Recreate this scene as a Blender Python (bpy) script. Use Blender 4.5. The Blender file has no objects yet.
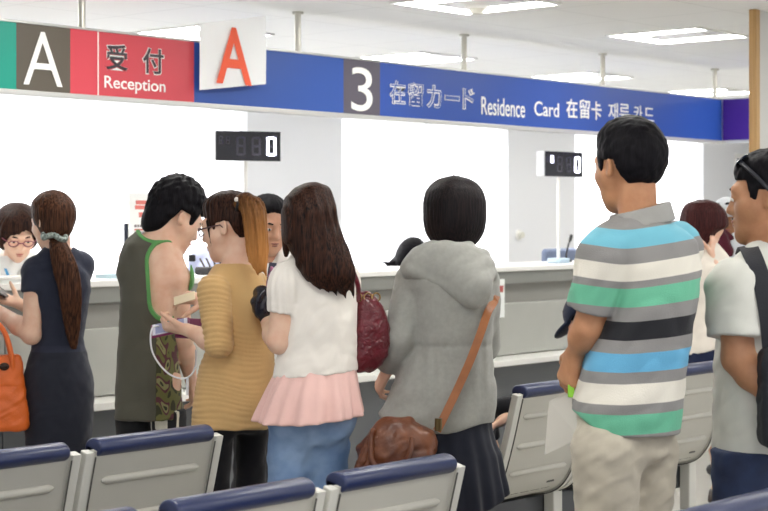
import bpy, bmesh, math, random
import numpy as np
from mathutils import Vector, Matrix
random.seed(7)
SC = bpy.context.scene
COL = SC.collection
R = math.radians
FPX = 1646.0            # focal length in pixels of a 768 px wide frame
CAMH, HORY = 1.45, 221.0
CA, SA = 0.6598, 0.7514  # camera heading: right=(CA,-SA), forward=(SA,CA) in world xy (x runs along the counter)
ROOTZ = math.atan2(CA, SA) - math.pi/2

def world(right, fwd):
    return (CA*right + SA*fwd, -SA*right + CA*fwd)
def on_plane(px, Y):
    q = (px-384)/FPX
    Z = Y/(CA - SA*q)
    return (CA*q*Z + SA*Z, Z)          # world x, depth
def zat(py, Z):
    return CAMH - (py-HORY)*Z/FPX

# ------------------------------------------------------------------ materials
def lin(c):
    return tuple((v/12.92 if v <= .04045 else ((v+.055)/1.055)**2.4) for v in c)
def hexc(h):
    return lin(tuple(int(h[i:i+2], 16)/255 for i in (0, 2, 4)))
MATS = {}
def mat(name, col, rough=.6, metal=0, spec=.5, bump=0, bscale=200, var=0, vscale=8, sss=0, coat=0, stretch=None, col2=None, btype='NOISE', sheen=0, emit=0):
    if name in MATS: return MATS[name]
    m = bpy.data.materials.new(name); m.use_nodes = True
    nt = m.node_tree; b = nt.nodes['Principled BSDF']
    c = hexc(col) if isinstance(col, str) else col
    b.inputs['Base Color'].default_value = (*c, 1)
    b.inputs['Roughness'].default_value = rough
    b.inputs['Metallic'].default_value = metal
    b.inputs['Specular IOR Level'].default_value = spec
    b.inputs['Coat Weight'].default_value = coat
    b.inputs['Sheen Weight'].default_value = sheen
    if sss:
        b.inputs['Subsurface Weight'].default_value = sss
        b.inputs['Subsurface Radius'].default_value = (1, .35, .2)
        b.inputs['Subsurface Scale'].default_value = .008
    if emit:
        b.inputs['Emission Color'].default_value = (*c, 1); b.inputs['Emission Strength'].default_value = emit
    tc = nt.nodes.new('ShaderNodeTexCoord'); mp = nt.nodes.new('ShaderNodeMapping')
    nt.links.new(tc.outputs['Object'], mp.inputs['Vector'])
    if stretch: mp.inputs['Scale'].default_value = stretch
    if var or col2:
        n = nt.nodes.new('ShaderNodeTexNoise'); n.inputs['Scale'].default_value = vscale; n.inputs['Detail'].default_value = 4
        nt.links.new(mp.outputs[0], n.inputs['Vector'])
        r = nt.nodes.new('ShaderNodeValToRGB')
        c2 = (hexc(col2) if isinstance(col2, str) else col2) if col2 else tuple(min(1, v*(1+var)) for v in c)
        r.color_ramp.elements[0].position = .35; r.color_ramp.elements[1].position = .68
        r.color_ramp.elements[0].color = (*(c if col2 else tuple(v*(1-var) for v in c)), 1)
        r.color_ramp.elements[1].color = (*c2, 1)
        nt.links.new(n.outputs['Fac'], r.inputs['Fac']); nt.links.new(r.outputs['Color'], b.inputs['Base Color'])
    if bump:
        if btype == 'VORONOI':
            n2 = nt.nodes.new('ShaderNodeTexVoronoi'); n2.feature = 'DISTANCE_TO_EDGE'; out = n2.outputs['Distance']
        else:
            n2 = nt.nodes.new('ShaderNodeTexNoise'); n2.inputs['Detail'].default_value = 3; out = n2.outputs['Fac']
        n2.inputs['Scale'].default_value = bscale
        nt.links.new(mp.outputs[0], n2.inputs['Vector'])
        bp = nt.nodes.new('ShaderNodeBump'); bp.inputs['Strength'].default_value = bump; bp.inputs['Distance'].default_value = .004
        nt.links.new(out, bp.inputs['Height']); nt.links.new(bp.outputs[0], b.inputs['Normal'])
    MATS[name] = m
    return m
def emis(name, col, strength):
    if name in MATS: return MATS[name]
    m = bpy.data.materials.new(name); m.use_nodes = True; nt = m.node_tree
    nt.nodes.remove(nt.nodes['Principled BSDF'])
    e = nt.nodes.new('ShaderNodeEmission'); e.inputs['Color'].default_value = (*(hexc(col) if isinstance(col, str) else col), 1)
    e.inputs['Strength'].default_value = strength
    nt.links.new(e.outputs[0], nt.nodes['Material Output'].inputs['Surface']); MATS[name] = m
    return m
def ramp_mat(name, attr, stops, rough=.8, bump=.25, bscale=350, soft=False):
    m = mat(name, (1, 1, 1), rough, bump=bump, bscale=bscale, sheen=.1)
    nt = m.node_tree; b = nt.nodes['Principled BSDF']
    a = nt.nodes.new('ShaderNodeAttribute'); a.attribute_name = attr
    r = nt.nodes.new('ShaderNodeValToRGB'); cr = r.color_ramp; cr.interpolation = 'LINEAR' if soft else 'CONSTANT'
    for i, (pos, c) in enumerate(stops):
        e = cr.elements[i] if i < 2 else cr.elements.new(pos)
        e.position = pos
    for e, (pos, c) in zip(cr.elements, stops): e.position = pos; e.color = (*hexc(c), 1)
    nt.links.new(a.outputs['Fac'], r.inputs['Fac']); nt.links.new(r.outputs['Color'], b.inputs['Base Color'])
    return m

# ------------------------------------------------------------------ objects
def tag(o, label=None, cat=None, group=None, kind=None):
    if label: o['label'] = label
    if cat: o['category'] = cat
    if group: o['group'] = group
    if kind: o['kind'] = kind
    return o
def empty(name, loc, label, cat, rz=0, group=None):
    o = bpy.data.objects.new(name, None); COL.objects.link(o)
    o.location = loc; o.rotation_euler = (0, 0, rz); o.empty_display_size = .1
    return tag(o, label, cat, group)
def link(name, me, m, parent=None, smooth=False):
    o = bpy.data.objects.new(name, me); COL.objects.link(o)
    if m is not None:
        for mm in (m if isinstance(m, (list, tuple)) else [m]): me.materials.append(mm)
    if parent is not None: o.parent = parent
    if smooth: me.polygons.foreach_set('use_smooth', [True]*len(me.polygons))
    return o
class MB:
    def __init__(s): s.bm = bmesh.new()
    def box(s, x0, x1, y0, y1, z0, z1, bev=0, M=None, seg=2):
        r = bmesh.ops.create_cube(s.bm, size=1); vs = r['verts']
        for v in vs:
            v.co = Vector(((x0+x1)/2+v.co.x*(x1-x0), (y0+y1)/2+v.co.y*(y1-y0), (z0+z1)/2+v.co.z*(z1-z0)))
            if M: v.co = M @ v.co
        if bev:
            es = list({e for v in vs for e in v.link_edges})
            bmesh.ops.bevel(s.bm, geom=es, offset=bev, segments=seg, affect='EDGES', profile=.5)
        return s
    def prism(s, poly, x0, x1, bev=0, seg=2, bev_all=False):
        """poly: (y,z) outline, extruded along x"""
        a = [s.bm.verts.new((x0, y, z)) for y, z in poly]; b = [s.bm.verts.new((x1, y, z)) for y, z in poly]
        n = len(poly); fs = [s.bm.faces.new(a[::-1]), s.bm.faces.new(b)]
        for i in range(n): fs.append(s.bm.faces.new((a[i], a[(i+1) % n], b[(i+1) % n], b[i])))
        bmesh.ops.recalc_face_normals(s.bm, faces=fs)
        if bev:
            es = list(fs[0].edges)+list(fs[1].edges)
            bmesh.ops.bevel(s.bm, geom=es, offset=bev, segments=seg, affect='EDGES', profile=.5)
        return s
    def cyl(s, p, q, r, n=16, r2=None, bev=0):
        p, q = Vector(p), Vector(q); d = q-p
        M = Matrix.Translation((p+q)/2) @ d.to_track_quat('Z', 'Y').to_matrix().to_4x4()
        bmesh.ops.create_cone(s.bm, cap_ends=True, segments=n, radius1=r, radius2=r if r2 is None else r2, depth=d.length, matrix=M)
        return s
    def ball(s, c, r, n=16, sc=(1, 1, 1), M=None):
        T = Matrix.Translation(c) @ (M.to_4x4() if M else Matrix.Identity(4)) @ Matrix.Diagonal((*[r*k for k in sc], 1))
        bmesh.ops.create_uvsphere(s.bm, u_segments=n, v_segments=n//2+2, radius=1, matrix=T)
        return s
    def tube(s, pts, r, n=10, closed=False, flat=1.0):
        pts = [Vector(p) for p in pts]; m = len(pts); rings = []; up = None
        for i, p in enumerate(pts):
            if closed: t = (pts[(i+1) % m]-pts[i-1]).normalized()
            else: t = (pts[min(i+1, m-1)]-pts[max(i-1, 0)]).normalized()
            if up is None: up = t.orthogonal().normalized() if abs(t.z) > .9 else (Vector((0, 0, 1))-t*t.z).normalized()
            up = (up-t*up.dot(t)).normalized(); sd = t.cross(up)
            rr = r[i] if isinstance(r, (list, tuple)) else r
            rings.append([s.bm.verts.new(p+rr*(math.cos(a)*up*flat+math.sin(a)*sd)) for a in [2*math.pi*k/n for k in range(n)]])
        for i in range(m if closed else m-1):
            A, B = rings[i], rings[(i+1) % m]
            for k in range(n): s.bm.faces.new((A[k], A[(k+1) % n], B[(k+1) % n], B[k]))
        if not closed:
            s.bm.faces.new(rings[0][::-1]); s.bm.faces.new(rings[-1])
        return s
    def build(s, name, m, parent=None, smooth=False, M=None):
        if M is not None: s.bm.transform(M)
        bmesh.ops.recalc_face_normals(s.bm, faces=s.bm.faces)
        me = bpy.data.meshes.new(name); s.bm.to_mesh(me); s.bm.free()
        o = link(name, me, m, parent)
        if smooth:
            me.polygons.foreach_set('use_smooth', [True]*len(me.polygons))
            try: me.set_sharp_from_angle(angle=R(40))
            except Exception: pass
        return o
def spline(pts, n=8):
    P = [Vector(p) for p in pts]; out = []
    P = [2*P[0]-P[1]]+P+[2*P[-1]-P[-2]]
    for i in range(1, len(P)-2):
        for k in range(n):
            t = k/n; a, b, c, d = P[i-1:i+3]
            out.append(.5*((2*b)+(c-a)*t+(2*a-5*b+4*c-d)*t*t+(3*b-a-3*c+d)*t**3))
    out.append(P[-2]); return out

# ------------------------------------------------------------------ implicit surfaces
V3 = lambda *a: np.array(a, dtype=np.float32)
def smin(a, b, k):
    if k <= 0: return np.minimum(a, b)
    h = np.maximum(k-np.abs(a-b), 0)/k
    return np.minimum(a, b)-h*h*k*.25
def smax(a, b, k): return -smin(-a, -b, k)
def cap(a, b, ra, rb=None):
    a = np.asarray(a, np.float32); b = np.asarray(b, np.float32); rb = ra if rb is None else rb
    ba = b-a; L = float(ba @ ba)+1e-9
    def f(p):
        pa = p-a; t = np.clip((pa @ ba)/L, 0, 1)
        q = pa-t[:, None]*ba
        return np.sqrt(np.einsum('ij,ij->i', q, q))-(ra+(rb-ra)*t)
    return f
def ell(c, r, M=None):
    c = np.asarray(c, np.float32); r = np.asarray(r, np.float32)
    def f(p):
        q = p-c
        if M is not None: q = q @ M
        a = q/r; k0 = np.sqrt((a*a).sum(1))+1e-9; a = a/r; k1 = np.sqrt((a*a).sum(1))+1e-9
        return k0*(k0-1)/k1
    return f
def rbox(c, h, rad=.01, M=None):
    c = np.asarray(c, np.float32); h = np.asarray(h, np.float32)-rad
    def f(p):
        q = p-c
        if M is not None: q = q @ M
        q = np.abs(q)-h
        return np.sqrt((np.maximum(q, 0)**2).sum(1))+np.minimum(q.max(1), 0)-rad
    return f
def U(k, *fs):
    def f(p):
        d = fs[0](p)
        for g in fs[1:]: d = smin(d, g(p), k)
        return d
    return f
def near(f, c, rad, m=.07):
    """evaluate f only near c; a safe positive bound elsewhere"""
    c = np.asarray(c, np.float32)
    def g(p):
        dd = p-c; l = np.sqrt((dd*dd).sum(1)); out = l-rad+.0
        out = np.maximum(out, m*.8).astype(np.float32)
        k = l < rad+m
        if k.any(): out[k] = f(p[k])
        return out
    return g
def off(f, o): return lambda p: f(p)-o
def cut(f, g, k=.004): return lambda p: smax(f(p), g(p), k)       # keep where g<0
def minus(f, g, k=.004): return lambda p: smax(f(p), -g(p), k)
def plane(c, n):
    c = np.asarray(c, np.float32); n = np.asarray(n, np.float32); n = n/np.linalg.norm(n)
    return lambda p: (p-c) @ n
def hermite(rows, n=80):
    rows = sorted(rows); A = np.array(rows, float); z = A[:, 0]; t = np.linspace(z[0], z[-1], n); out = [t]
    for j in range(1, A.shape[1]):
        y = A[:, j]; h = np.diff(z); d = np.diff(y)/h; m = np.zeros(len(z)); m[0], m[-1] = d[0], d[-1]
        for i in range(1, len(z)-1): m[i] = 0 if d[i-1]*d[i] <= 0 else 2*d[i-1]*d[i]/(d[i-1]+d[i])
        i = np.clip(np.searchsorted(z, t)-1, 0, len(z)-2); u = (t-z[i])/h[i]
        out.append((2*u**3-3*u*u+1)*y[i]+(u**3-2*u*u+u)*h[i]*m[i]+(-2*u**3+3*u*u)*y[i+1]+(u**3-u*u)*h[i]*m[i+1])
    return [o.astype(np.float32) for o in out]
def stack(rows, pw=2.0, fold=None, rnd=.02, T=None):
    """rows of (z, cx, cy, ax, ay): stacked ellipses; fold=(count, amp, phase, z_full, z_none)"""
    t, cx, cy, ax, ay = hermite(rows)
    def f(p):
        if T is not None: p = T(p)
        z = p[:, 2]
        x = p[:, 0]-np.interp(z, t, cx); y = p[:, 1]-np.interp(z, t, cy)
        a = np.interp(z, t, ax); b = np.interp(z, t, ay)
        if fold:
            th = np.arctan2(y, x)
            for n, amp, ph, z1, z0 in (fold if isinstance(fold, list) else [fold]):
                w = np.clip((z-z0)/(z1-z0), 0, 1)
                g = 1+amp*w*np.sin(n*th+ph+.9*np.sin(2.3*th+ph)+z*2.5)
                a = a*g; b = b*g
        r = np.sqrt(x*x+y*y+1e-8)
        rho = (np.abs(x/a)**pw+np.abs(y/b)**pw)**(1/pw)+1e-4
        d = r-r/rho
        d = np.maximum(d, -np.minimum(a, b))
        return smax(d, np.maximum(z-t[-1], t[0]-z), rnd).astype(np.float32)
    return f
def noise3(p, fr, sd=0):
    x, y, z = (p[:, 0]*fr[0]+sd, p[:, 1]*fr[1]+sd*1.7, p[:, 2]*fr[2]+sd*2.3)
    return (np.sin(x+1.3*np.sin(y+.7*z))*np.sin(y*1.1+1.1*np.sin(z+.5*x))+.5*np.sin(1.9*z+1.7*np.sin(1.6*x+y)))/1.5
def wrinkle(f, amp, fr0=(20, 20, 14), sd=0):
    def g(p):
        fr = tuple(2.6*v for v in fr0); a = noise3(p, fr, sd); q = p @ np.array([[.8, .1, -.6], [-.1, 1, .1], [.6, 0, .8]], np.float32)
        b = noise3(q, (fr[0]*.45, fr[1]*.45, fr[2]*1.5), sd+3)
        return f(p)+amp*(.55*a+.9*(.45-np.abs(b)))
    return g

VQ = 1.0
def nets(fn, lo, hi, vox):
    vox *= VQ; m = 4
    lo = np.asarray(lo, np.float32); nb = np.ceil((np.asarray(hi)-lo)/(vox*m)).astype(int)+1
    n = nb*m
    ax = [lo[i]+vox*(m*np.arange(nb[i])+(m-1)/2) for i in range(3)]
    G = np.stack(np.meshgrid(*ax, indexing='ij'), -1).reshape(-1, 3).astype(np.float32)
    Vc = fn(G).reshape(nb)
    act = np.abs(Vc) < vox*m*1.35+.012
    V = Vc.astype(np.float32).repeat(m, 0).repeat(m, 1).repeat(m, 2)
    A = act.repeat(m, 0).repeat(m, 1).repeat(m, 2)
    I = np.argwhere(A); vals = np.empty(len(I), np.float32)
    for s in range(0, len(I), 300000):
        vals[s:s+300000] = fn(lo+vox*I[s:s+300000].astype(np.float32))
    V[A] = vals
    S = V < 0
    cnt = np.zeros(np.array(S.shape)-1, np.int8)
    for a in (0, 1):
        for b in (0, 1):
            for c in (0, 1):
                cnt += S[a:S.shape[0]-1+a, b:S.shape[1]-1+b, c:S.shape[2]-1+c]
    C = np.argwhere((cnt > 0) & (cnt < 8))
    acc = np.zeros((len(C), 3), np.float32); num = np.zeros(len(C), np.float32)
    corners = [(a, b, c) for a in (0, 1) for b in (0, 1) for c in (0, 1)]
    for u in corners:
        for k in range(3):
            if u[k]: continue
            w = list(u); w[k] = 1
            a = V[C[:, 0]+u[0], C[:, 1]+u[1], C[:, 2]+u[2]]; b = V[C[:, 0]+w[0], C[:, 1]+w[1], C[:, 2]+w[2]]
            sel = (a < 0) != (b < 0)
            t = np.where(sel, a/np.where(sel, a-b, 1), 0)
            pt = np.tile(np.array(u, np.float32), (len(C), 1)); pt[:, k] = t
            acc[sel] += pt[sel]; num[sel] += 1
    P = lo+vox*(C+acc/np.maximum(num, 1)[:, None])
    idx = -np.ones(cnt.shape, np.int32); idx[C[:, 0], C[:, 1], C[:, 2]] = np.arange(len(C))
    F = []
    for k in range(3):
        s0 = [slice(None)]*3; s1 = [slice(None)]*3; s0[k] = slice(0, -1); s1[k] = slice(1, None)
        a, b = S[tuple(s0)], S[tuple(s1)]
        E = np.argwhere(a != b); i, j = [q for q in range(3) if q != k]
        E = E[(E[:, i] > 0) & (E[:, j] > 0) & (E[:, i] < cnt.shape[i]) & (E[:, j] < cnt.shape[j])]
        if not len(E): continue
        q = []
        for di, dj in ((1, 1), (0, 1), (0, 0), (1, 0)):
            e = E.copy(); e[:, i] -= di; e[:, j] -= dj; q.append(idx[e[:, 0], e[:, 1], e[:, 2]])
        Q = np.stack(q, 1); flip = a[E[:, 0], E[:, 1], E[:, 2]]
        if k == 1: flip = ~flip
        Q[~flip] = Q[~flip][:, ::-1]
        F.append(Q)
    F = np.concatenate(F) if F else np.zeros((0, 4), int)
    F = F[(F >= 0).all(1)]
    # two gentle smoothing passes
    for _ in range(2):
        sm = np.zeros_like(P); ct = np.zeros(len(P), np.float32)
        for e in range(4):
            a, b = F[:, e], F[:, (e+1) % 4]
            for c in range(3):
                sm[:, c] += np.bincount(a, P[b, c], len(P))+np.bincount(b, P[a, c], len(P))
            ct += np.bincount(a, minlength=len(P))+np.bincount(b, minlength=len(P))
        P = np.where(ct[:, None] > 0, .5*P+.5*sm/np.maximum(ct, 1)[:, None], P)
    return P.astype(np.float32), F.astype(np.int32)
def surf(name, fn, lo, hi, vox, m, parent, attr=None):
    P, F = nets(fn, lo, hi, vox)
    me = bpy.data.meshes.new(name)
    me.vertices.add(len(P)); me.vertices.foreach_set('co', P.ravel())
    me.loops.add(len(F)*4); me.loops.foreach_set('vertex_index', F.ravel())
    me.polygons.add(len(F)); me.polygons.foreach_set('loop_start', np.arange(0, len(F)*4, 4, dtype=np.int32))
    me.polygons.foreach_set('loop_total', np.full(len(F), 4, np.int32))
    me.polygons.foreach_set('use_smooth', np.ones(len(F), bool))
    me.update(); me.validate()
    if attr:
        for an, af in attr.items():
            a = me.attributes.new(an, 'FLOAT', 'POINT'); a.data.foreach_set('value', af(P).astype(np.float32))
    return link(name, me, m, parent)
WORLD, EXPO, SUNP, LAMP = 0.85, 0.5, 18.0, 20.0
# ------------------------------------------------------------------ people
SKIN = {}
def skin(name, a, b):
    return mat('skin_'+name, a, .48, spec=.35, var=0, vscale=25, col2=b, sss=.12, bump=.06, bscale=160)
def hairmat(name, a, b, rough=.5, bump=.5):
    return mat('hair_'+name, a, rough, spec=.12, col2=b, vscale=3, stretch=(70, 70, 5), bump=bump, bscale=3)
def cloth(name, col, var=.06, rough=.85, bump=.3, bscale=420, **k):
    return mat('cloth_'+name, col, rough, spec=.25, bump=bump, bscale=bscale, var=var, vscale=14, sheen=.15, **k)
def rotz(a): return np.array([[math.cos(a), -math.sin(a), 0], [math.sin(a), math.cos(a), 0], [0, 0, 1]], np.float32)
def rotx(a): return np.array([[1, 0, 0], [0, math.cos(a), -math.sin(a)], [0, math.sin(a), math.cos(a)]], np.float32)
def roty(a): return np.array([[math.cos(a), 0, math.sin(a)], [0, 1, 0], [-math.sin(a), 0, math.cos(a)]], np.float32)
def mnorm(v): return v/np.linalg.norm(v)

class Fig:
    def __init__(f, label, px, Z, H=1.6, phi=0, sex='f', lean=(0, 0), head=None, yaw=0, pitch=0, roll=0, hs=1.0, skinm=None, group=None, cat='person', sit=None, vox=.006, wide=1.0, zoff=0):
        f.px, f.Z, f.H, f.k, f.sex, f.phi = px, Z, H, H/1.7, sex, R(phi)
        f.r0 = (px-384)/FPX*Z
        x, y = world(f.r0, Z)
        f.root = empty('person', (x, y, 0), label, cat, ROOTZ, group)
        f.skin = skinm; f.vox = vox; f.lean = np.array(lean, np.float32); f.sit = sit
        k = f.k
        f.rt = V3(math.cos(f.phi), math.sin(f.phi), 0); f.fw = V3(-math.sin(f.phi), math.cos(f.phi), 0)
        f.base = .88*k if sit is None else sit
        f.dz = 0 if sit is None else sit-.88*k
        f.wide = wide
        hw = (.172 if sex == 'm' else .152)*k*wide
        B = lambda a, b, z: f.bend(a*k*f.rt+b*k*f.fw+V3(0, 0, z*k+f.dz))
        f.nb = B(0, -.02, 1.43)
        f.sh = {'L': f.bend(-hw*f.rt-.012*k*f.fw+V3(0, 0, 1.365*k+f.dz)), 'R': f.bend(hw*f.rt-.012*k*f.fw+V3(0, 0, 1.365*k+f.dz))}
        hx = .088*min(1, .3+.7*wide)*k
        f.hip = {'L': -hx*f.rt+V3(0, 0, .86*k+f.dz), 'R': hx*f.rt+V3(0, 0, .86*k+f.dz)}
        if sit is None:
            f.kn = {s: f.hip[s]*V3(1.05, 1.05, 0)+.02*k*f.fw+V3(0, 0, .46*k) for s in 'LR'}
            f.an = {s: f.hip[s]*V3(1.05, 1.05, 0)-.03*k*f.fw+V3(0, 0, .085*k) for s in 'LR'}
        else:
            f.kn = {s: f.hip[s]+.42*k*f.fw+V3(0, 0, .02) for s in 'LR'}
            f.an = {s: f.hip[s]*V3(1, 1, 0)+.36*k*f.fw+V3(0, 0, .085*k) for s in 'LR'}
        f.hs = hs*(.55+.45*k)
        f.hc = f.V(*head) if head else f.bend(.045*k*f.fw+V3(0, 0, H+f.dz-.118*f.hs))
        f.Rh = rotz(R(yaw)) @ rotx(-R(pitch)) @ roty(R(roll))
        f.el, f.wr, f.hand = {}, {}, {}
        for s, g in (('L', -1), ('R', 1)):
            f.el[s] = f.sh[s]+g*.05*k*f.rt-.03*k*f.fw-V3(0, 0, .285*k)
            f.wr[s] = f.el[s]+.06*k*f.fw-V3(0, 0, .24*k)
            f.hand[s] = dict(d=None, n=-g*f.rt, curl=.5, spread=0)
        f.bare = False; f.slim = .042 if sex == 'm' else .028; f.armf = 1.0; f.neck = 1.0
    def bend(f, p):
        p = np.asarray(p, np.float32); h = max(0, p[2]-f.base)
        return p+V3(f.lean[0]*h, f.lean[1]*h, 0)
    def V(f, px, py, F=0):
        Z = f.Z+F
        return V3((px-384)/FPX*Z-f.r0, F, CAMH-(py-HORY)*Z/FPX)
    def s(f): return FPX/f.Z
    def row(f, py, xl, xr, dep, F=0):
        a, b = f.V(xl, py, F), f.V(xr, py, F)
        return (float(a[2]), float(a[0]+b[0])/2, F, float(b[0]-a[0])/2, dep)
    def rows(f, L): return [f.row(*r) for r in L]
    def T(f, p):
        h = np.maximum(p[:, 2]-f.base, 0)
        x = p[:, 0]-f.lean[0]*h; y = p[:, 1]-f.lean[1]*h
        return np.stack((x*f.rt[0]+y*f.rt[1], x*f.fw[0]+y*f.fw[1], (p[:, 2]-f.dz)/f.k), 1)/np.array((f.k, f.k, 1), np.float32)
    def torso(f):
        w = f.wide
        if f.sex == 'm':
            rows = [(.76, 0, 0, .10*w, .08), (.80, 0, 0, .15*w, .105), (.88, 0, 0, .165*w, .115), (.95, 0, 0, .158*w, .108), (1.05, 0, 0, .148*w, .10), (1.15, 0, 0, .158*w, .108), (1.27, 0, 0, .175*w, .118), (1.34, 0, -.005, .175*w, .11), (1.40, 0, -.015, .13*w, .08), (1.45, 0, -.02, .07, .06)]
        else:
            rows = [(.74, 0, 0, .10*w, .08), (.80, 0, 0, .155*w, .105), (.87, 0, 0, .168*w, .112), (.95, 0, 0, .15*w, .102), (1.06, 0, 0, .122*w, .086), (1.13, 0, 0, .128*w, .09), (1.24, 0, .005, .146*w, .105), (1.32, 0, 0, .15*w, .098), (1.38, 0, -.012, .115*w, .07), (1.43, 0, -.02, .055, .05)]
        st = stack(rows, 2.25, T=f.T, rnd=.01)
        k = f.k
        return lambda p: st(p)*k
    def shoulders(f, o=0):
        k = f.k; n = f.nb; th = .052 if f.sex == 'm' else .043
        fs = []
        for s, g in (('L', -1), ('R', 1)):
            a = n+g*.045*k*f.rt-V3(0, 0, .015*k)
            fs.append(cap(a, f.sh[s], th*k+o, (th+.006)*k+o))
        return U(.03, *fs)
    def arm(f, s, o=0, o2=None, o3=None):
        k = f.k; m = (.9 if f.sex == 'm' else .82)*f.armf
        o2 = o if o2 is None else o2; o3 = o2 if o3 is None else o3
        a, e, w = f.sh[s], f.el[s], f.wr[s]
        return U(.02, cap(a, e, .056*k*m+o, .043*k*m+o2), cap(e, e+.35*(w-e), .042*k*m+o2, .044*k*m+(o2+o3)/2), cap(e+.35*(w-e), w, .044*k*m+(o2+o3)/2, .027*k*m+o3))
    def leg(f, s, o=0, o2=None, o3=None):
        k = f.k; o2 = o if o2 is None else o2; o3 = o2 if o3 is None else o3
        h, n, a = f.hip[s], f.kn[s], f.an[s]; c = n+.3*(a-n)-.02*k*f.fw
        return U(.03, cap(h, n, .088*k*min(1, .25+.75*f.wide)+o, .056*k+o2), cap(n, c, .054*k+o2, .058*k+(o2+o3)/2), cap(c, a, .058*k+(o2+o3)/2, .037*k+o3))
    def buttocks(f, o=0):
        k = f.k
        return U(.02, *[ell(g*.072*k*f.rt-.036*k*f.fw+V3(0, 0, .85*k+f.dz), (np.array((.084, .08, .1))*k+o)) for g in (-1, 1)])
    def handsdf(f, s):
        h = f.hand[s]; k = f.k*(1.0 if f.sex == 'm' else .92); g = -1 if s == 'L' else 1
        w = f.wr[s]; d = mnorm(h['d'] if h['d'] is not None else w-f.el[s]); n = np.asarray(h['n'], np.float32)
        n = mnorm(n-d*(n @ d)); x = np.cross(d, n)*g         # x points towards the thumb
        if h.get('flip'): x = -x
        P = lambda a, b, c: w+k*(a*x+b*d+c*n)
        fs = [U(.02, cap(P(.018, .01, 0), P(.026, .085, 0), .016*k, .0155*k), cap(P(0, .01, 0), P(.002, .09, 0), .0165*k, .0155*k), cap(P(-.016, .012, 0), P(-.026, .08, 0), .0155*k, .0145*k))]
        fin = []
        for j, (bx, by, L) in enumerate(((.031, .088, .072), (.0105, .094, .08), (-.0105, .091, .074), (-.030, .082, .058))):
            c = h['curl'] if np.isscalar(h['curl']) else h['curl'][j]
            b = P(bx, by, 0); ang = 0; r = .0093 if j < 3 else .0082; dx = bx*(.6+h['spread'])
            for t, (fr, wa) in enumerate(((.45, .9), (.32, 1.1), (.23, .7))):
                ang += c*wa; dv = math.cos(ang)*d+math.sin(ang)*n+dx*3*x*(1 if t == 0 else .3)
                e = b+k*L*fr*mnorm(dv); fin.append(cap(b, e, r*k, (r-.0009)*k)); b = e; r -= .0007
        ta = h.get('thumb', .5); b = P(.03, .022, .004); fin2 = []
        for t, (L, a) in enumerate(((.045, .0), (.034, .35), (.027, .6))):
            dv = (.72-.4*a)*x+(.62+.2*a)*d+(ta*(.5+a))*n
            e = b+k*L*mnorm(dv); fin2.append(cap(b, e, (.0145-.002*t)*k, (.0125-.002*t)*k)); b = e
        fs += [lambda p, F=fin: np.min([q(p) for q in F], 0), U(.006, *fin2)]
        return near(U(.010, *fs), w+.08*k*d, .13*k)
    def headsdf(f, male=None):
        male = f.sex == 'm' if male is None else male
        j = .004 if male else 0
        fs = [ell((0, -.012, .025), (.077, .097, .09)), ell((0, .036, -.035), (.062, .060, .082)), ell((0, .044, -.078), (.046+j, .046, .036)), cap((0, .076, -.1), (0, .07, -.09), .018+j)]
        fs += [cap((g*.043, .058, -.022), (g*.05, .03, -.03), .025) for g in (-1, 1)]
        fs += [cap((-.036, .083, .026), (.036, .083, .026), .0125+j*.6)]
        base = U(.025, *fs)
        socket = lambda p: np.minimum(ell((.032, .107, .004), (.020, .022, .0135))(p), ell((-.032, .107, .004), (.020, .022, .0135))(p))
        nose = U(.008, cap((0, .088, .012), (0, .107, -.027), .0085, .0122), cap((-.013, .096, -.031), (.013, .096, -.031), .0085))
        lids = lambda p: np.minimum(ell((.032, .083, .006), (.0165, .0145, .0125))(p), ell((-.032, .083, .006), (.0165, .0145, .0125))(p))
        mouth = U(.004, ell((0, .0925, -.058), (.021, .0125, .0068)), ell((0, .0905, -.068), (.018, .0125, .0075)))
        ears = []
        for g in (-1, 1):
            e = ell((g*.080, -.012, -.008), (.0095, .018, .029), rotz(g*R(22)) @ rotx(R(10)))
            c = ell((g*.092, -.006, -.002), (.011, .012, .02))
            ears.append(minus(e, c, .006))
        def fn(p):
            d = smax(base(p), -socket(p), .014)
            d = smin(d, nose(p), .012); d = smin(d, lids(p), .003); d = smin(d, mouth(p), .006)
            d = smax(d, -cap((-.02, .105, -.063), (.02, .105, -.063), .0022)(p), .003)
            for e in ears: d = smin(d, e(p), .006)
            return d
        return fn
    def H2(f, fn):
        """head-local implicit -> figure frame"""
        Rm = f.Rh.astype(np.float32); c = f.hc; s = f.hs
        return lambda p: fn(((p-c) @ Rm)/s)*s
    def hp(f, x, y, z): return f.hc+f.Rh @ (V3(x, y, z)*f.hs)
    def bodyfn(f):
        k = f.k; fs = [off(f.torso(), -f.slim), f.shoulders(0 if f.bare else -.009)]
        for s in 'LR':
            fs += [f.leg(s, -.026, -.012)]
            a = f.an[s]; t = a+.13*k*f.fw; fs.append(U(.03, cap(V3(a[0], a[1], .04*k)-.04*k*f.fw, V3(t[0], t[1], .026*k), .036*k, .024*k), cap(a, V3(a[0], a[1], .05*k), .036*k)))
        nr = (.058 if f.sex == 'm' else .047)*k**.5*f.neck
        fs.append(cap(f.nb-V3(0, 0, .03), f.hp(0, -.03, -.065), nr*1.08, nr))
        arms = [f.arm(s) for s in 'LR']; trunk = U(.03, *fs); hd = near(f.H2(f.headsdf()), f.hc, .16*f.hs); hl, hr = f.handsdf('L'), f.handsdf('R')
        def fn(p):
            d = smin(trunk(p), np.minimum(arms[0](p), arms[1](p)), .006); d = smin(d, hd(p), .02)
            return smin(smin(d, hl(p), .012), hr(p), .012)
        return fn
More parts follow.
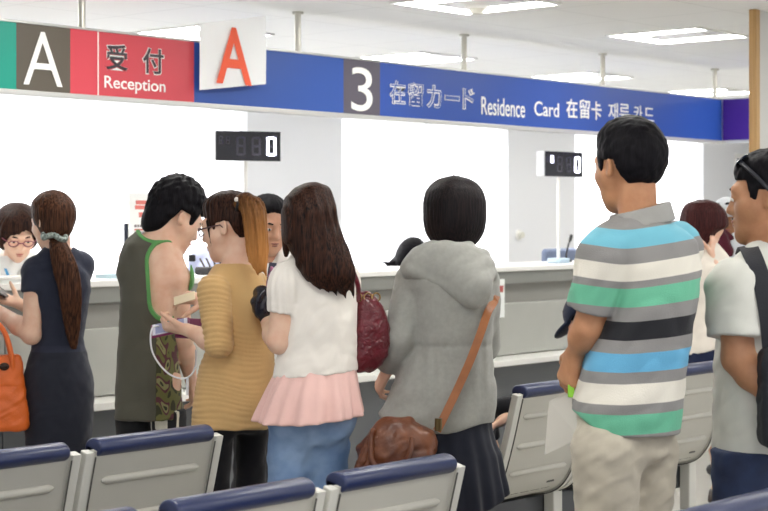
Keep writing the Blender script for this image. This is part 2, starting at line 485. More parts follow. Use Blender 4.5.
    def bounds(f, m=.05):
        pts = [f.hc, f.nb, *f.sh.values(), *f.el.values(), *f.wr.values(), *f.kn.values(), *f.an.values(), *f.hip.values()]
        A = np.array(pts); lo = A.min(0)-.19; hi = A.max(0)+.19; lo[2] = min(lo[2], .0-.02); hi[2] = max(f.hc[2]+.14, hi[2])
        return lo, hi
    def body(f, vox=None):
        lo, hi = f.bounds()
        return surf('body', f.bodyfn(), lo, hi, vox or f.vox, f.skin, f.root)
    def face(f, brow, lip='b0685f', eyes=True):
        if eyes:
            for g in (-1, 1):
                me = bpy.data.meshes.new('eye'); bm = bmesh.new()
                bmesh.ops.create_uvsphere(bm, u_segments=16, v_segments=12, radius=1)
                for v in bm.verts:
                    q = V3(v.co.x*.0125+g*.032, v.co.z*.0125*1.0+.0875, v.co.y*.0075+.003)
                    v.co = Vector(f.hp(*q))
                for fc in bm.faces:
                    c = (f.Rh.T @ (np.array(fc.calc_center_median(), np.float32)-f.hc))/f.hs
                    fc.material_index = 1 if (c[0]-g*.032)**2+(c[2]-.003)**2 < .0052**2 and c[1] > .09 else 0
                bm.to_mesh(me); bm.free()
                link('eye', me, [mat('eye_white', 'e8e2dc', .25), mat('iris', '1c1410', .15)], f.root, True)
        for g in (-1, 1):
            b = MB(); b.tube([f.hp(g*.016, .0955, .0255), f.hp(g*.033, .0965, .0305), f.hp(g*.05, .082, .0265)], [.003*f.hs, .0042*f.hs, .002*f.hs], 8)
            b.build('eyebrow', brow, f.root, True)
        b = MB()
        b.ball(f.hp(0, .0945, -.0585), 1, 12, M=Matrix(f.Rh.tolist()), sc=(.019*f.hs, .0122*f.hs, .0052*f.hs))
        b.ball(f.hp(0, .0925, -.0680), 1, 12, M=Matrix(f.Rh.tolist()), sc=(.016*f.hs, .0122*f.hs, .0056*f.hs))
        b.build('lips', mat('lips_'+lip, lip, .4), f.root, True)
    def hair(f, fn, m, ext=.16, lo=None, hi=None, vox=.005, name='hair', local=True):
        g = f.H2(fn) if local else fn
        lo = f.hc-ext if lo is None else lo; hi = f.hc+ext if hi is None else hi
        return surf(name, g, lo, hi, vox, m, f.root)
    def piece(f, name, fn, m, lo, hi, vox=None, attr=None):
        return surf(name, fn, lo, hi, vox or f.vox, m, f.root, attr)
    def shoes(f, col='2a2a2e'):
        for s in 'LR':
            a = f.an[s]; k = f.k; h = V3(a[0], a[1], 0)-.045*k*f.fw; t = V3(a[0], a[1], 0)+.15*k*f.fw
            fn = U(.03, cap(h+V3(0, 0, .045*k), t+V3(0, 0, .035*k), .044*k, .036*k), cap(h+V3(0, 0, .05*k)+.04*k*f.fw, a, .046*k, .048*k))
            fn = cut(cut(fn, plane((0, 0, .004), (0, 0, -1))), plane((0, 0, .1*k), (0, 0, 1)))
            c = (h+t)/2
            f.piece('shoe', fn, mat('shoe_'+col, col, .5), c-V3(.2, .2, .02)-V3(0, 0, c[2]), c+V3(.2, .2, .14), .009)
    def trousers(f, m, ztop, o=(.012, .018, .022), hem=.09, attr=None, extra=None, wr=.004, fit=.008):
        k = f.k
        fn = U(.03, off(f.torso(), fit), f.buttocks(fit-.002), f.leg('L', *o), f.leg('R', *o))
        if extra: fn = U(.03, fn, extra)
        fn = wrinkle(fn, wr, (22, 22, 14), f.px)
        fn = cut(cut(fn, plane((0, 0, ztop), (0, 0, 1))), plane((0, 0, hem), (0, 0, -1)))
        lo, hi = f.bounds(); lo = lo.copy(); hi = hi.copy()
        w = np.array([f.hip['L'], f.hip['R'], f.kn['L'], f.kn['R'], f.an['L'], f.an['R']])
        lo[:2] = w.min(0)[:2]-.2; hi[:2] = w.max(0)[:2]+.2; lo[2] = hem-.03; hi[2] = ztop+.03
        return f.piece('trousers', fn, m, lo, hi, .008, attr)
# hair shapes in head space ------------------------------------------------
def grooves(fn, n=34, amp=.0022, sd=0):
    def g(p):
        th = np.arctan2(p[:, 0], p[:, 1]+.02)
        return fn(p)+amp*np.sin(n*th+2.2*np.sin(5*th+sd)+p[:, 2]*14)
    return g
FACE = ell((0, .125, -.035), (.066, .085, .095))
def short_hair(p_lim=((-.14, -.07), (-.045, -.055), (-.032, .022), (.02, .026), (.03, -.012), (.046, -.012), (.055, .06), (.2, .062)), r=(.086, .106, .102), c=(0, -.016, .027), amp=.004, fr=90, top=0, face=None):
    e = ell(c, r); ys = [a for a, _ in p_lim]; zs = [b for _, b in p_lim]
    lump = ell((0, .012, .085), (.068, .072, .043+top))
    def f(p):
        d = smin(e(p), lump(p), .03)+amp*noise3(p, (fr, fr, fr*.7))
        d = smax(d, np.interp(p[:, 1], ys, zs)-p[:, 2], .008)
        return smax(d, -(face or FACE)(p), .008)
    return f
# ------------------------------------------------------------------ camera, world, render look
cd = bpy.data.cameras.new('camera'); cam = bpy.data.objects.new('camera', cd); COL.objects.link(cam); SC.camera = cam
cd.sensor_width = 36; cd.lens = FPX/768*36; cd.shift_y = -(255.5-HORY)/768
cam.location = (0, 0, CAMH); cam.rotation_euler = (R(90), 0, ROOTZ); cd.clip_end = 200
cd.dof.use_dof = True; cd.dof.focus_distance = 5.4; cd.dof.aperture_fstop = 6.3
w = bpy.data.worlds.new('world'); SC.world = w; w.use_nodes = True
w.node_tree.nodes['Background'].inputs[0].default_value = (*hexc('f7f7fa'), 1)
w.node_tree.nodes['Background'].inputs[1].default_value = WORLD
SC.view_settings.view_transform = 'Standard'; SC.view_settings.look = 'None'
SC.view_settings.exposure = EXPO; SC.view_settings.gamma = 1
CEIL = 2.556; YC = 6.11; CT = 1.139; YW = 9.1

# ------------------------------------------------------------------ materials of the room
def tile_mat(name, col, line, size, wid, rough, off=(0, 0), spec=.3):
    m = mat(name, col, rough, spec=spec); nt = m.node_tree; b = nt.nodes['Principled BSDF']
    tc = nt.nodes.new('ShaderNodeTexCoord'); sp = nt.nodes.new('ShaderNodeSeparateXYZ'); nt.links.new(tc.outputs['Object'], sp.inputs[0])
    outs = []
    for i, ax in enumerate('XY'):
        a = nt.nodes.new('ShaderNodeMath'); a.operation = 'ADD'; a.inputs[1].default_value = off[i]+600*size[i]
        d = nt.nodes.new('ShaderNodeMath'); d.operation = 'MODULO'; d.inputs[1].default_value = size[i]
        l = nt.nodes.new('ShaderNodeMath'); l.operation = 'LESS_THAN'; l.inputs[1].default_value = wid
        nt.links.new(sp.outputs[ax], a.inputs[0]); nt.links.new(a.outputs[0], d.inputs[0]); nt.links.new(d.outputs[0], l.inputs[0]); outs.append(l)
    mx = nt.nodes.new('ShaderNodeMath'); mx.operation = 'MAXIMUM'
    nt.links.new(outs[0].outputs[0], mx.inputs[0]); nt.links.new(outs[1].outputs[0], mx.inputs[1])
    mix = nt.nodes.new('ShaderNodeMix'); mix.data_type = 'RGBA'
    mix.inputs[6].default_value = (*hexc(col), 1); mix.inputs[7].default_value = (*hexc(line), 1)
    nt.links.new(mx.outputs[0], mix.inputs[0]); nt.links.new(mix.outputs[2], b.inputs['Base Color'])
    return m
M_ceil = tile_mat('ceiling_tiles', 'efefed', 'd6d6d4', (.65, .65), .006, .9, (.12, .2))
M_floor = tile_mat('floor_tiles', 'b9b5ac', 'a5a198', (.6, .6), .004, .28, spec=.5)
M_wall = mat('wall_paint', 'e9eaec', .8)
M_white = mat('white_laminate', 'efeee9', .35)
M_panel = mat('counter_panel', '92918b', .6, var=.02)
M_panel2 = mat('counter_panel_light', 'adaea7', .5, var=.02)
M_fascia = mat('counter_fascia', '868782', .55)
M_dark = mat('counter_base', '73767a', .6)
M_alu = mat('aluminium', 'c9c9c6', .35, metal=.6)
M_wood = mat('trim_wood', 'a9834f', .5, col2='c09a64', vscale=3, stretch=(20, 20, 1))

# ------------------------------------------------------------------ room shell
def structure(o): o['kind'] = 'structure'; return o
X0, X1 = -1.5, 23.0
def win_x(px): return on_plane(px, YW)[0]
structure(MB().box(X0, X1, -1.0, YW+.4, -.1, 0).build('floor', M_floor))
structure(MB().box(X0, X1, .3, YW+.4, CEIL, CEIL+.1).build('ceiling', M_ceil))
wins = [(4.2, win_x(247)), (win_x(342), win_x(508)), (win_x(575), win_x(703))]
solid = [(X0, 4.2)]+[(wins[i][1], wins[i+1][0]) for i in range(2)]+[(wins[2][1], X1)]
b = MB()
for a, c in solid: b.box(a, c, YW, YW+.35, 0, CEIL)
for a, c in wins:
    b.box(a, c, YW, YW+.35, 0, .8); b.box(a, c, YW, YW+.35, 2.5, CEIL)
structure(b.build('wall_back', M_wall))
structure(MB().box(X1-.1, X1, -1, YW, 0, CEIL).build('wall_right', M_wall))
M_pane = bpy.data.materials.new('window_glass'); M_pane.use_nodes = True; nt = M_pane.node_tree
nt.nodes.remove(nt.nodes['Principled BSDF'])
tr = nt.nodes.new('ShaderNodeBsdfTransparent'); gl = nt.nodes.new('ShaderNodeBsdfGlossy'); gl.inputs['Roughness'].default_value = .02
mx = nt.nodes.new('ShaderNodeMixShader'); mx.inputs[0].default_value = .06
nt.links.new(tr.outputs[0], mx.inputs[1]); nt.links.new(gl.outputs[0], mx.inputs[2]); nt.links.new(mx.outputs[0], nt.nodes['Material Output'].inputs[0])
M_slat = bpy.data.materials.new('blind_slat'); M_slat.use_nodes = True; nt = M_slat.node_tree
nt.nodes.remove(nt.nodes['Principled BSDF'])
df = nt.nodes.new('ShaderNodeBsdfDiffuse'); tl = nt.nodes.new('ShaderNodeBsdfTranslucent'); mx = nt.nodes.new('ShaderNodeMixShader'); mx.inputs[0].default_value = .5
for n in (df, tl): n.inputs['Color'].default_value = (*hexc('f3f5f8'), 1)
nt.links.new(df.outputs[0], mx.inputs[1]); nt.links.new(tl.outputs[0], mx.inputs[2]); nt.links.new(mx.outputs[0], nt.nodes['Material Output'].inputs[0])
side = ['on the left behind the reception desk', 'between the two white wall sections', 'at the far right of the office']
for i, (a, c) in enumerate(wins):
    fr = MB()
    for z in (.8, 2.46): fr.box(a, c, YW+.2, YW+.26, z, z+.04)
    for x in (a, (a+c)/2-.02, c-.04): fr.box(x, x+.04, YW+.2, YW+.26, .8, 2.5)
    wo = structure(fr.build('window_%d' % (i+1), M_alu))
    pn = MB().box(a+.02, c-.02, YW+.225, YW+.235, .82, 2.48).build('pane', M_pane, wo)
    bl = empty('window_blind', ((a+c)/2, YW+.06, .78), 'white horizontal slat blind glowing with daylight '+side[i], 'blind')
    L = (c-a)/2-.01; s = MB(); z = .06
    while z < 1.70:
        vs = [s.bm.verts.new((x, y, z+dz)) for x, y, dz in ((-L, -.010, .003), (L, -.010, .003), (L, .010, .046), (-L, .010, .046))]
        s.bm.faces.new(vs); z += .041
    s.build('slats', M_slat, bl)
    MB().box(-L, L, -.02, .02, 1.70, 1.74, .004).build('head_rail', M_white, bl)
    MB().box(-L, L, -.012, .012, .02, .04, .003).build('bottom_rail', M_white, bl)
# pillar with a wooden corner trim behind the man at the right edge
px_, Zp = 755, 8.6
xp, yp = world((px_-384)/FPX*Zp, Zp)
structure(MB().box(xp+.004, xp+1.6, yp, yp+.028, 0, CEIL).build('pillar', mat('pillar_paint', 'c4c4c0', .8)))
structure(MB().box(xp-.012, xp+.034, yp-.012, yp+.03, 0, CEIL, .004).build('trim_1', M_wood))

# ------------------------------------------------------------------ sun through the blinds
sl = bpy.data.lights.new('sun', 'SUN'); sl.energy = SUNP; sl.angle = R(8); so = bpy.data.objects.new('sun', sl); COL.objects.link(so)
so.rotation_euler = Vector((.12, -1, -.45)).to_track_quat('-Z', 'Y').to_euler()

# ------------------------------------------------------------------ ceiling lights
M_tube = emis('lamp_diffuser', 'fffdf8', LAMP)
M_grille = mat('grille_grey', 'c9c9c9', .6)
def fixture(x, y, label):
    e = empty('ceiling_light', (x, y, CEIL), label, 'ceiling light', 0, 'recessed square ceiling lights')
    f = MB()
    f.box(-.31, .31, -.31, -.295, -.012, -.001); f.box(-.31, .31, .295, .31, -.012, -.001)
    f.box(-.31, -.295, -.295, .295, -.012, -.001); f.box(.295, .31, -.295, .295, -.012, -.001)
    f.build('frame', M_white, e)
    for a, c in ((-.292, -.15), (.15, .292)):
        MB().box(a, c, -.29, .29, -.009, -.001).build('diffuser', M_tube, e)
    MB().box(-.15, .15, .20, .29, -.009, -.001).build('diffuser', M_tube, e)
    MB().box(-.148, .148, -.29, .20, -.007, -.001).build('center_panel', M_white, e)
    MB().box(-.13, -.02, .14, .16, -.009, -.006).build('vent_slot', M_grille, e)
    MB().box(-.03, .05, -.2, -.18, -.009, -.006).build('vent_slot', M_grille, e)
for i, x in enumerate((4.62, 6.56, 8.50, 10.44, 12.4)):
    fixture(x, 5.14, ['square ceiling light out of sight above the reception sign', 'square ceiling light at the top edge beside the smoke detector', 'square ceiling light above the blue end of the sign, nearest the wood trimmed pillar', 'square ceiling light past the end of the sign', 'farthest square ceiling light past the end of the sign'][i])
for i, x in enumerate((4.62, 6.56, 8.50, 10.44, 12.4, 14.4)):
    fixture(x, 7.2, ['washed out ceiling light behind the green end of the sign', 'washed out ceiling light behind the red section of the sign', 'washed out ceiling light behind the hanging paper letter', 'dim far ceiling light behind the second sign rod from the right', 'far ceiling light just above the right end of the blue sign', 'farthest small ceiling light above the purple sign end'][i])
for x in (2.7, 4.62, 6.56, 8.5):
    fixture(x, 3.0, 'square ceiling light over the queue, above the picture')
for x in (.9, 2.8, 4.7): fixture(x, .9, 'square ceiling light over the front benches, above the picture')
# smoke detector
e = empty('smoke_detector', (*[v for v in (0, 0)], 0), 'round white smoke detector on the ceiling beside the topmost light', 'smoke detector')
Zd = FPX*(CEIL-CAMH)/(HORY-5); x, y = world((477-384)/FPX*Zd, Zd); e.location = (x, y, CEIL)
MB().cyl((0, 0, -.02), (0, 0, 0), .062, 28).build('base', M_white, e, True)
MB().cyl((0, 0, -.045), (0, 0, -.02), .03, 24, .045).build('sensor_head', mat('off_white', 'dad8cc', .5), e, True)

# ------------------------------------------------------------------ counter
ct = empty('service_counter', (8.0, YC, 0), 'long grey service counter with white top and low white bag ledge', 'counter')
XA, XB = -9.0, 2.6+.4
def cbox(name, m, y0, y1, z0, z1, bev=0, x0=XA, x1=XB): return MB().box(x0, x1, y0, y1, z0, z1, bev).build(name, m, ct)
cbox('worktop', M_white, -.0, .62, CT, CT+.03, .004)
cbox('fascia', M_fascia, .012, .05, CT-.075, CT-.001)
cbox('front_panel', M_panel, .045, .09, .0, CT-.076)
pb = MB(); n = 0; xx = XA
while xx < XB-.01:
    pb.box(xx+.003, min(xx+.9, XB)-.003, .0, .04, .625, .944, .006); xx += .9
pb.build('lower_panel', M_panel2, ct)
cbox('bag_ledge', M_white, -.2, .04, .585, .62, .004)
pb = MB(); xx = XA
while xx < XB-.01:
    pb.box(xx+.002, min(xx+.9, XB)-.002, .02, .043, .08, .583, .003); xx += .9
pb.build('base_panel', M_dark, ct)
cbox('kick_plate', mat('kick', '3c3d40', .5), .05, .08, .0, .08)

# ------------------------------------------------------------------ hanging sign
YS = 6.05; XE = on_plane(724, YS)[0]
ZT, ZB = 2.331, 2.034
sg = empty('hanging_sign', (7.0, YS, 2.0), 'long ceiling hung sign with green, red and blue panels over the counter', 'sign')
def sx(px): return on_plane(px, YS)[0]-7.0
def sz(px, py): return zat(py, on_plane(px, YS)[1])-2.0
def glow(name, c): return mat(name, c, .4, spec=.3)
segs = [(-60, 16.3, '1f9a86', 'green'), (16.3, 70.3, '5e574d', 'brown'), (70.3, 97.5, 'cf4a56', 'red'), (98.5, 194, 'c94a54', 'red2'), (194, 343.5, '31539f', 'blue'), (343.5, 380, '5a5560', 'grey'), (380, 722, '2b4fa3', 'blue2')]
for a, c, colr, nm in segs:
    MB().box(sx(a), sx(c), 0, .06, ZT-2, ZB-2).build('sign_panel', glow('sign_'+nm, colr), sg)
MB().box(sx(97.5), sx(98.5), -.002, .06, ZB-2, ZT-2).build('seam', M_white, sg)
MB().box(sx(-60), sx(722), -.012, .07, ZB-2-.024, ZB-2, .004).build('bottom_rail', M_alu, sg)
MB().box(sx(-60), sx(722), -.005, .065, ZT-2, ZT-2+.012, .003).build('top_rail', M_alu, sg)
MB().box(XE-7-.001, XE-7+.025, -.012, .07, ZB-2-.02, ZT-2+.01).build('corner_post', M_white, sg)
MB().box(XE-7-.04, XE-7+.02, -1.6, -.012, ZB-2, ZT-2).build('sign_panel', glow('sign_purple', '44278f'), sg)
MB().box(XE-7-.05, XE-7+.03, -1.6, -.012, ZB-2-.022, ZB-2).build('bottom_rail', M_alu, sg)
MB().box(XE-7-.045, XE-7+.025, -1.6, -.012, ZT-2, ZT-2+.01).build('top_rail', M_alu, sg)
M_rod = mat('brushed_steel', 'b9b6ad', .3, metal=.8)
for px in (86, 302, 468, 606.5, 718.5):
    rd = MB().cyl((sx(px), .03, ZT-2), (sx(px), .03, CEIL-2.003), .0165, 20).build('hanging_rod', M_rod, sg, True)
    MB().cyl((sx(px), .03, CEIL-2.014), (sx(px), .03, CEIL-2.001), .03, 20).build('rod_flange', M_rod, rd, True)
M_lw = mat('letter_white', 'f4f2ee', .5)
def lettering(s, p0, p1, y0, y1, m, parent, name='lettering', offs=0, lift=.002, ref=None, raw=None):
    """text fitted to the box between pixel columns p0..p1 and rows y0..y1 (read at p0) on the sign face"""
    cu = bpy.data.curves.new('t', 'FONT'); cu.body = s; cu.extrude = .01; cu.offset = offs; cu.resolution_u = 6
    o = bpy.data.objects.new('t', cu); COL.objects.link(o)
    dg = bpy.context.evaluated_depsgraph_get(); dg.update()
    me = bpy.data.meshes.new_from_object(o.evaluated_get(dg)); bpy.data.objects.remove(o)
    n = len(me.vertices); V = np.empty(n*3, np.float32)
    if n == 0: return None
    me.vertices.foreach_get('co', V); V = V.reshape(-1, 3)
    lo, hi = V.min(0), V.max(0)
    if raw: x0, x1, z0, z1, yy, th = raw
    else:
        x0, x1 = sx(p0), sx(p1); z1, z0 = sz(p0, y0), sz(p0, y1); yy, th = -lift, .002
    W = np.empty_like(V)
    W[:, 0] = x0+(V[:, 0]-lo[0])/(hi[0]-lo[0])*(x1-x0)
    W[:, 2] = z0+(V[:, 1]-lo[1])/(hi[1]-lo[1])*(z1-z0)
    W[:, 1] = yy-(V[:, 2]-lo[2])/(hi[2]-lo[2])*th
    me.vertices.foreach_set('co', W.ravel()); me.update()
    return link(name, me, m, parent)
lettering('A', 23, 62, 30, 84.2, M_lw, sg, offs=-.004)
M_kdark = mat('letter_dark', '3a3238', .5)
for s, a, c, y0, y1 in (('受', 106, 127, 43.5, 69), ('付', 142.5, 163, 47.5, 73)):
    lettering(s, a-.9, c+.9, y0-.9, y1+.9, M_lw, sg, offs=.035, lift=.001)
    lettering(s, a, c, y0, y1, M_kdark, sg, offs=.012, lift=.0035)
lettering('Reception', 104, 165, 75.5, 91.5, M_lw, sg, offs=.006)
lettering('3', 351, 372, 66.5, 110.5, M_lw, sg, offs=.0)
M_kblue = mat('letter_blue', '3c5ba6', .5)
for s, a, c, y0, y1 in (('在', 390, 404.5, 80.5, 103), ('留', 408, 422.5, 82.5, 105), ('カ', 427, 440.5, 85, 107), ('ー', 445, 458.5, 95.5, 99.5), ('ド', 463, 473.5, 88.5, 108.5)):
    lettering(s, a-.7, c+.7, y0-.7, y1+.7, M_lw, sg, offs=.03, lift=.001)
    lettering(s, a, c, y0, y1, M_kblue, sg, offs=-.012, lift=.0035)
lettering('Residence', 481, 524.5, 96.5, 114.5, M_lw, sg, offs=.004)
lettering('Card', 534, 558.5, 101, 115.5, M_lw, sg, offs=.004)
for s, a, c, y0, y1 in (('在', 566, 577, 98.5, 117.5), ('留', 579, 589.5, 99, 118), ('卡', 591, 601, 101, 119.5)):
    lettering(s, a, c, y0, y1, M_lw, sg, offs=.012)
for s, a, c, y0, y1 in (('재', 608, 617.5, 102.5, 120.5), ('류', 619, 629, 103.5, 121), ('카', 633.5, 642, 105, 121.5), ('드', 644, 653.5, 107.5, 121)):
    lettering(s, a, c, y0, y1, M_lw, sg, offs=.004)
M_sheet = bpy.data.materials.new('thin_paper'); M_sheet.use_nodes = True; nt = M_sheet.node_tree
nt.nodes.remove(nt.nodes['Principled BSDF'])
df = nt.nodes.new('ShaderNodeBsdfDiffuse'); tl = nt.nodes.new('ShaderNodeBsdfTranslucent'); mx = nt.nodes.new('ShaderNodeMixShader'); mx.inputs[0].default_value = .08
for n in (df, tl): n.inputs['Color'].default_value = (*hexc('fdfefd'), 1)
nt.links.new(df.outputs[0], mx.inputs[1]); nt.links.new(tl.outputs[0], mx.inputs[2]); nt.links.new(mx.outputs[0], nt.nodes['Material Output'].inputs[0])
# the paper A taped over the sign
pa = empty('paper_notice', (sx(232)+7, YS-.02, 2.0), 'white sheet with an orange letter taped over the blue sign', 'paper')
b = MB(); xs = [sx(p)-sx(232) for p in (195, 260)]
N = 8; g = []
for i in range(N+1):
    u = i/N; x = xs[0]+u*(xs[1]-xs[0]); y = -.012-.012*math.sin(u*3.1)-.01*u
    g.append([b.bm.verts.new((x, y-.01*(1-v)*(v), (sz(202, 91)*(1-v)+sz(202, 25)*v)*(1-u)+(sz(265, 85)*(1-v)+sz(265, 17)*v)*u)) for v in (0, .5, 1)])
for i in range(N):
    for j in range(2): b.bm.faces.new((g[i][j], g[i+1][j], g[i+1][j+1], g[i][j+1]))
M_paper = mat('paper', 'f4f7f4', .7)
b.build('sheet', M_sheet, pa, True)
lettering('A', 0, 0, 0, 0, mat('letter_orange', 'ee5a33', .6), pa, offs=.012, raw=(sx(208.5)-sx(232), sx(244)-sx(232), sz(214, 84), sz(214, 27), -.036, .001))
# ------------------------------------------------------------------ queue displays
M_black = mat('display_black', '17161f', .25); M_dim = mat('segment_dim', '4a4854', .5); M_lit = emis('segment_lit', 'e6e6ff', 6)
SEG = {'a': (0, 1, 1, 1), 'b': (1, 1, 1, .5), 'c': (1, .5, 1, 0), 'd': (0, 0, 1, 0), 'e': (0, 0, 0, .5), 'f': (0, .5, 0, 1), 'g': (0, .5, 1, .5)}
def digit(cx, cz, w, h, t, lit, parent, y):
    for on in (0, 1):
        b = MB(); k = 0
        for s, (x0, z0, x1, z1) in SEG.items():
            if ((s in lit) != bool(on)) : continue
            if on == 0 and lit and s != 'g': continue
            X0_, X1_ = cx+(x0-.5)*w, cx+(x1-.5)*w; Z0_, Z1_ = cz+(z0-.5)*h, cz+(z1-.5)*h
            X0_, X1_ = min(X0_, X1_)-t/2, max(X0_, X1_)+t/2; Z0_, Z1_ = min(Z0_, Z1_)-t/2, max(Z0_, Z1_)+t/2
            if z0 == z1: X0_ += t*.7; X1_ -= t*.7
            else: Z0_ += t*.3; Z1_ -= t*.3
            b.box(X0_, X1_, y-.001, y, Z0_, Z1_); k += 1
        if k: b.build('digit', M_lit if on else M_dim, parent)
        else: b.bm.free()
def display(px, Y, ztop, zbot, wd, rz, label, small):
    x, Z = on_plane(px, Y)
    e = empty('queue_display', (x, Y, CT+.03), label, 'number display', rz, 'queue number displays on the counter')
    zc = (ztop+zbot)/2-CT-.03; h = ztop-zbot
    MB().box(-wd/2, wd/2, -.045, .03, zc-h/2, zc+h/2, .008).build('housing', mat('housing_white', 'e4e4e6', .4), e)
    f = MB().box(-wd/2+.001, wd/2-.001, -.0475, -.0445, zc-h/2+.001, zc+h/2-.001).build('screen', M_black, e)
    for i, l in enumerate(('', '', 'abcdef')): digit(-wd*.115+i*wd*.235, zc, wd*.11, h*.56, wd*.035, l, f, -.0476)
    for i, l in enumerate(small): digit(-wd*.42+i*wd*.105, zc+h*.18, wd*.05, h*.24, wd*.016, l, f, -.0476)
    MB().cyl((0, .0, .03), (0, .0, zc-h/2), .011, 16).build('pole', M_white, e, True)
    MB().box(-.06, .06, -.05, .05, 0, .035, .006).build('base', mat('display_base', 'b9cede', .4), e)
display(245.5, 6.36, zat(131, 8.75), zat(161, 8.75), .365, R(-25), 'black number display on a white pole, left one of two', ('', ''))
display(558.5, 6.36, zat(151.8, 10.95), zat(177, 10.95), .395, R(-4), 'black number display on a pole beside the office chair', ('', 'abcdef'))
# poster stand
x, Z = on_plane(137, 6.42)
e = empty('poster_stand', (x+.11, 6.42, CT+.03), 'white notice with red heading standing on the counter behind the man in the tank top', 'poster')
MB().box(-.165, .165, -.003, .003, .02, .425).build('paper', M_paper, e)
MB().box(-.165, .165, -.05, .07, 0, .02, .004).build('base', M_white, e)
MB().box(-.175, -.13, .012, .03, .02, .27, .008).build('support', mat('navy_plastic', '262b3c', .5), e)
M_red = mat('print_red', 'd9796f', .7); M_ink = mat('print_dark', '7c7376', .7)
b = MB(); b.box(-.125, .125, -.0045, -.003, .34, .36); b.box(-.12, .13, -.0045, -.003, .365, .385); b.box(-.10, .12, -.0045, -.003, .30, .325); b.build('heading', M_red, e)
b = MB()
for r in range(5):
    xx = -.13
    while xx < .12:
        wd = random.choice((.010, .014, .018)); b.box(xx, xx+wd, -.0045, -.003, .25-r*.034, .25-r*.034+.012); xx += wd+.006
b.build('text_lines', M_ink, e)
b = MB()
for r in range(4):
    b.box(-.13+.03*r, .02+.02*r, -.0044, -.003, .233-r*.034, .241-r*.034)
b.build('text_lines', M_red, e)
# notice on the counter front
x, Z = on_plane(493.5, YC)
e = empty('counter_notice', (x, YC-.005, zat(318, Z)), 'small white notice with a red mark stuck on the counter front', 'notice')
MB().box(-.10, .10, -.004, -.001, 0, .235).build('paper', M_paper, e)
MB().box(.035, .085, -.0055, -.004, .155, .195).build('mark', mat('mark_red', 'b05a56', .7), e)
# papers and pen tray on the counter
x, Z = on_plane(6, 6.2)
e = empty('paper_stack', (x, 6.24, CT+.03), 'stack of white forms on the counter in front of the bespectacled clerk', 'paper')
MB().box(-.16, .17, -.1, .1, 0, .018, .002).build('sheets', M_paper, e); MB().box(-.15, .16, -.11, .09, .0185, .03, .002, M=Matrix.Rotation(.05, 4, 'Z')).build('top_sheets', M_white, e)
x, Z = on_plane(113, 6.35)
e = empty('coin_tray', (x, 6.35, CT+.03), 'small pale blue tray on the counter beside the navy dressed woman', 'tray')
b = MB().box(-.06, .06, -.05, .05, 0, .008, .003); b.build('tray_base', mat('tray_blue', 'b7cfd8', .4), e)
b = MB(); b.box(-.065, .065, -.056, -.05, 0, .02); b.box(-.065, .065, .05, .056, 0, .02); b.box(-.065, -.059, -.05, .05, 0, .02); b.box(.059, .065, -.05, .05, 0, .02)
b.build('tray_rim', MATS['tray_blue'], e)
x, Z = on_plane(213, 6.4)
e = empty('pen_tray', (x, 6.4, CT+.03), 'black pen tray on the counter behind the ruched dress shoulder', 'pen tray')
MB().box(-.08, .08, -.06, .06, 0, .04, .01).build('tray', mat('black_plastic', '1b1a1c', .4), e)
b = MB()
for i in range(4): b.cyl((-.06+.04*i, .0, .04), (-.075+.045*i, .02, .085), .005, 8)
b.build('pens', mat('pen_dark', '4a4038', .4), e)
# gooseneck microphone
x, Z = on_plane(566, 6.5)
e = empty('gooseneck_microphone', (x, 6.5, CT+.03), 'thin black gooseneck microphone on the counter beside the display pole', 'microphone')
MB().cyl((0, 0, 0), (0, 0, .02), .04, 20).build('base', MATS['black_plastic'], e)
MB().tube(spline([(0, 0, .02), (.005, 0, .06), (.03, 0, .12), (.05, 0, .15)]), .006, 8).build('stem', MATS['black_plastic'], e, True)
MB().cyl((.048, 0, .145), (.065, 0, .185), .011, 12).build('capsule', MATS['black_plastic'], e, True)
# office chair behind the counter
xo, Zo = on_plane(560, 7.15)
e = empty('office_chair', (xo, 7.15, 0), 'blue grey office chair behind the counter beside the display pole', 'office chair', R(8))
M_oc = mat('chair_blue', '7d8aa6', .7, var=.05, bump=.2)
MB().box(-.26, .26, -.03, .03, .74, 1.245, .028, seg=4).build('backrest', M_oc, e, True)
MB().box(-.25, .25, .04, .5, .56, .63, .03, seg=3).build('seat', M_oc, e, True)
b = MB().box(-.03, .03, .03, .055, .5, .95, .006); b.build('back_bracket', MATS['black_plastic'], e)
MB().cyl((0, .27, .1), (0, .27, .57), .028, 16).build('column', MATS['black_plastic'], e, True)
for i in range(5):
    a = i*2*math.pi/5; lg = MB().tube([(0, .27, .12), (.28*math.cos(a), .27+.28*math.sin(a), .075)], [.025, .016], 8).build('leg', MATS['black_plastic'], e, True)
    MB().ball((.28*math.cos(a), .27+.28*math.sin(a), .031), .03, 12).build('caster', MATS['black_plastic'], lg, True)
# switch and exit sign on the back wall
def onwall(px, py, Y): x, Z = on_plane(px, Y); return x, zat(py, Z)
x, z = onwall(518.5, 235, YW)
e = empty('wall_switch', (x, YW-.001, z), 'round white switch on the white wall behind the display', 'switch')
MB().cyl((0, 0, 0), (0, -.012, 0), .05, 24).build('plate', M_white, e, True); MB().cyl((0, -.012, 0), (0, -.05, 0), .028, 20).build('knob', mat('off_white', 'dad8cc', .5), e, True)
x, z = onwall(738, 161.5, YW)
e = empty('exit_sign', (x, YW-.001, z), 'small pale green exit sign on the far wall', 'sign')
MB().box(-.085, .085, -.03, 0, -.085, .085, .006).build('sign_body', M_white, e)
MB().box(-.05, .04, -.032, -.03, -.05, .0).build('pictogram', mat('exit_green', '8fd0b4', .5), e)

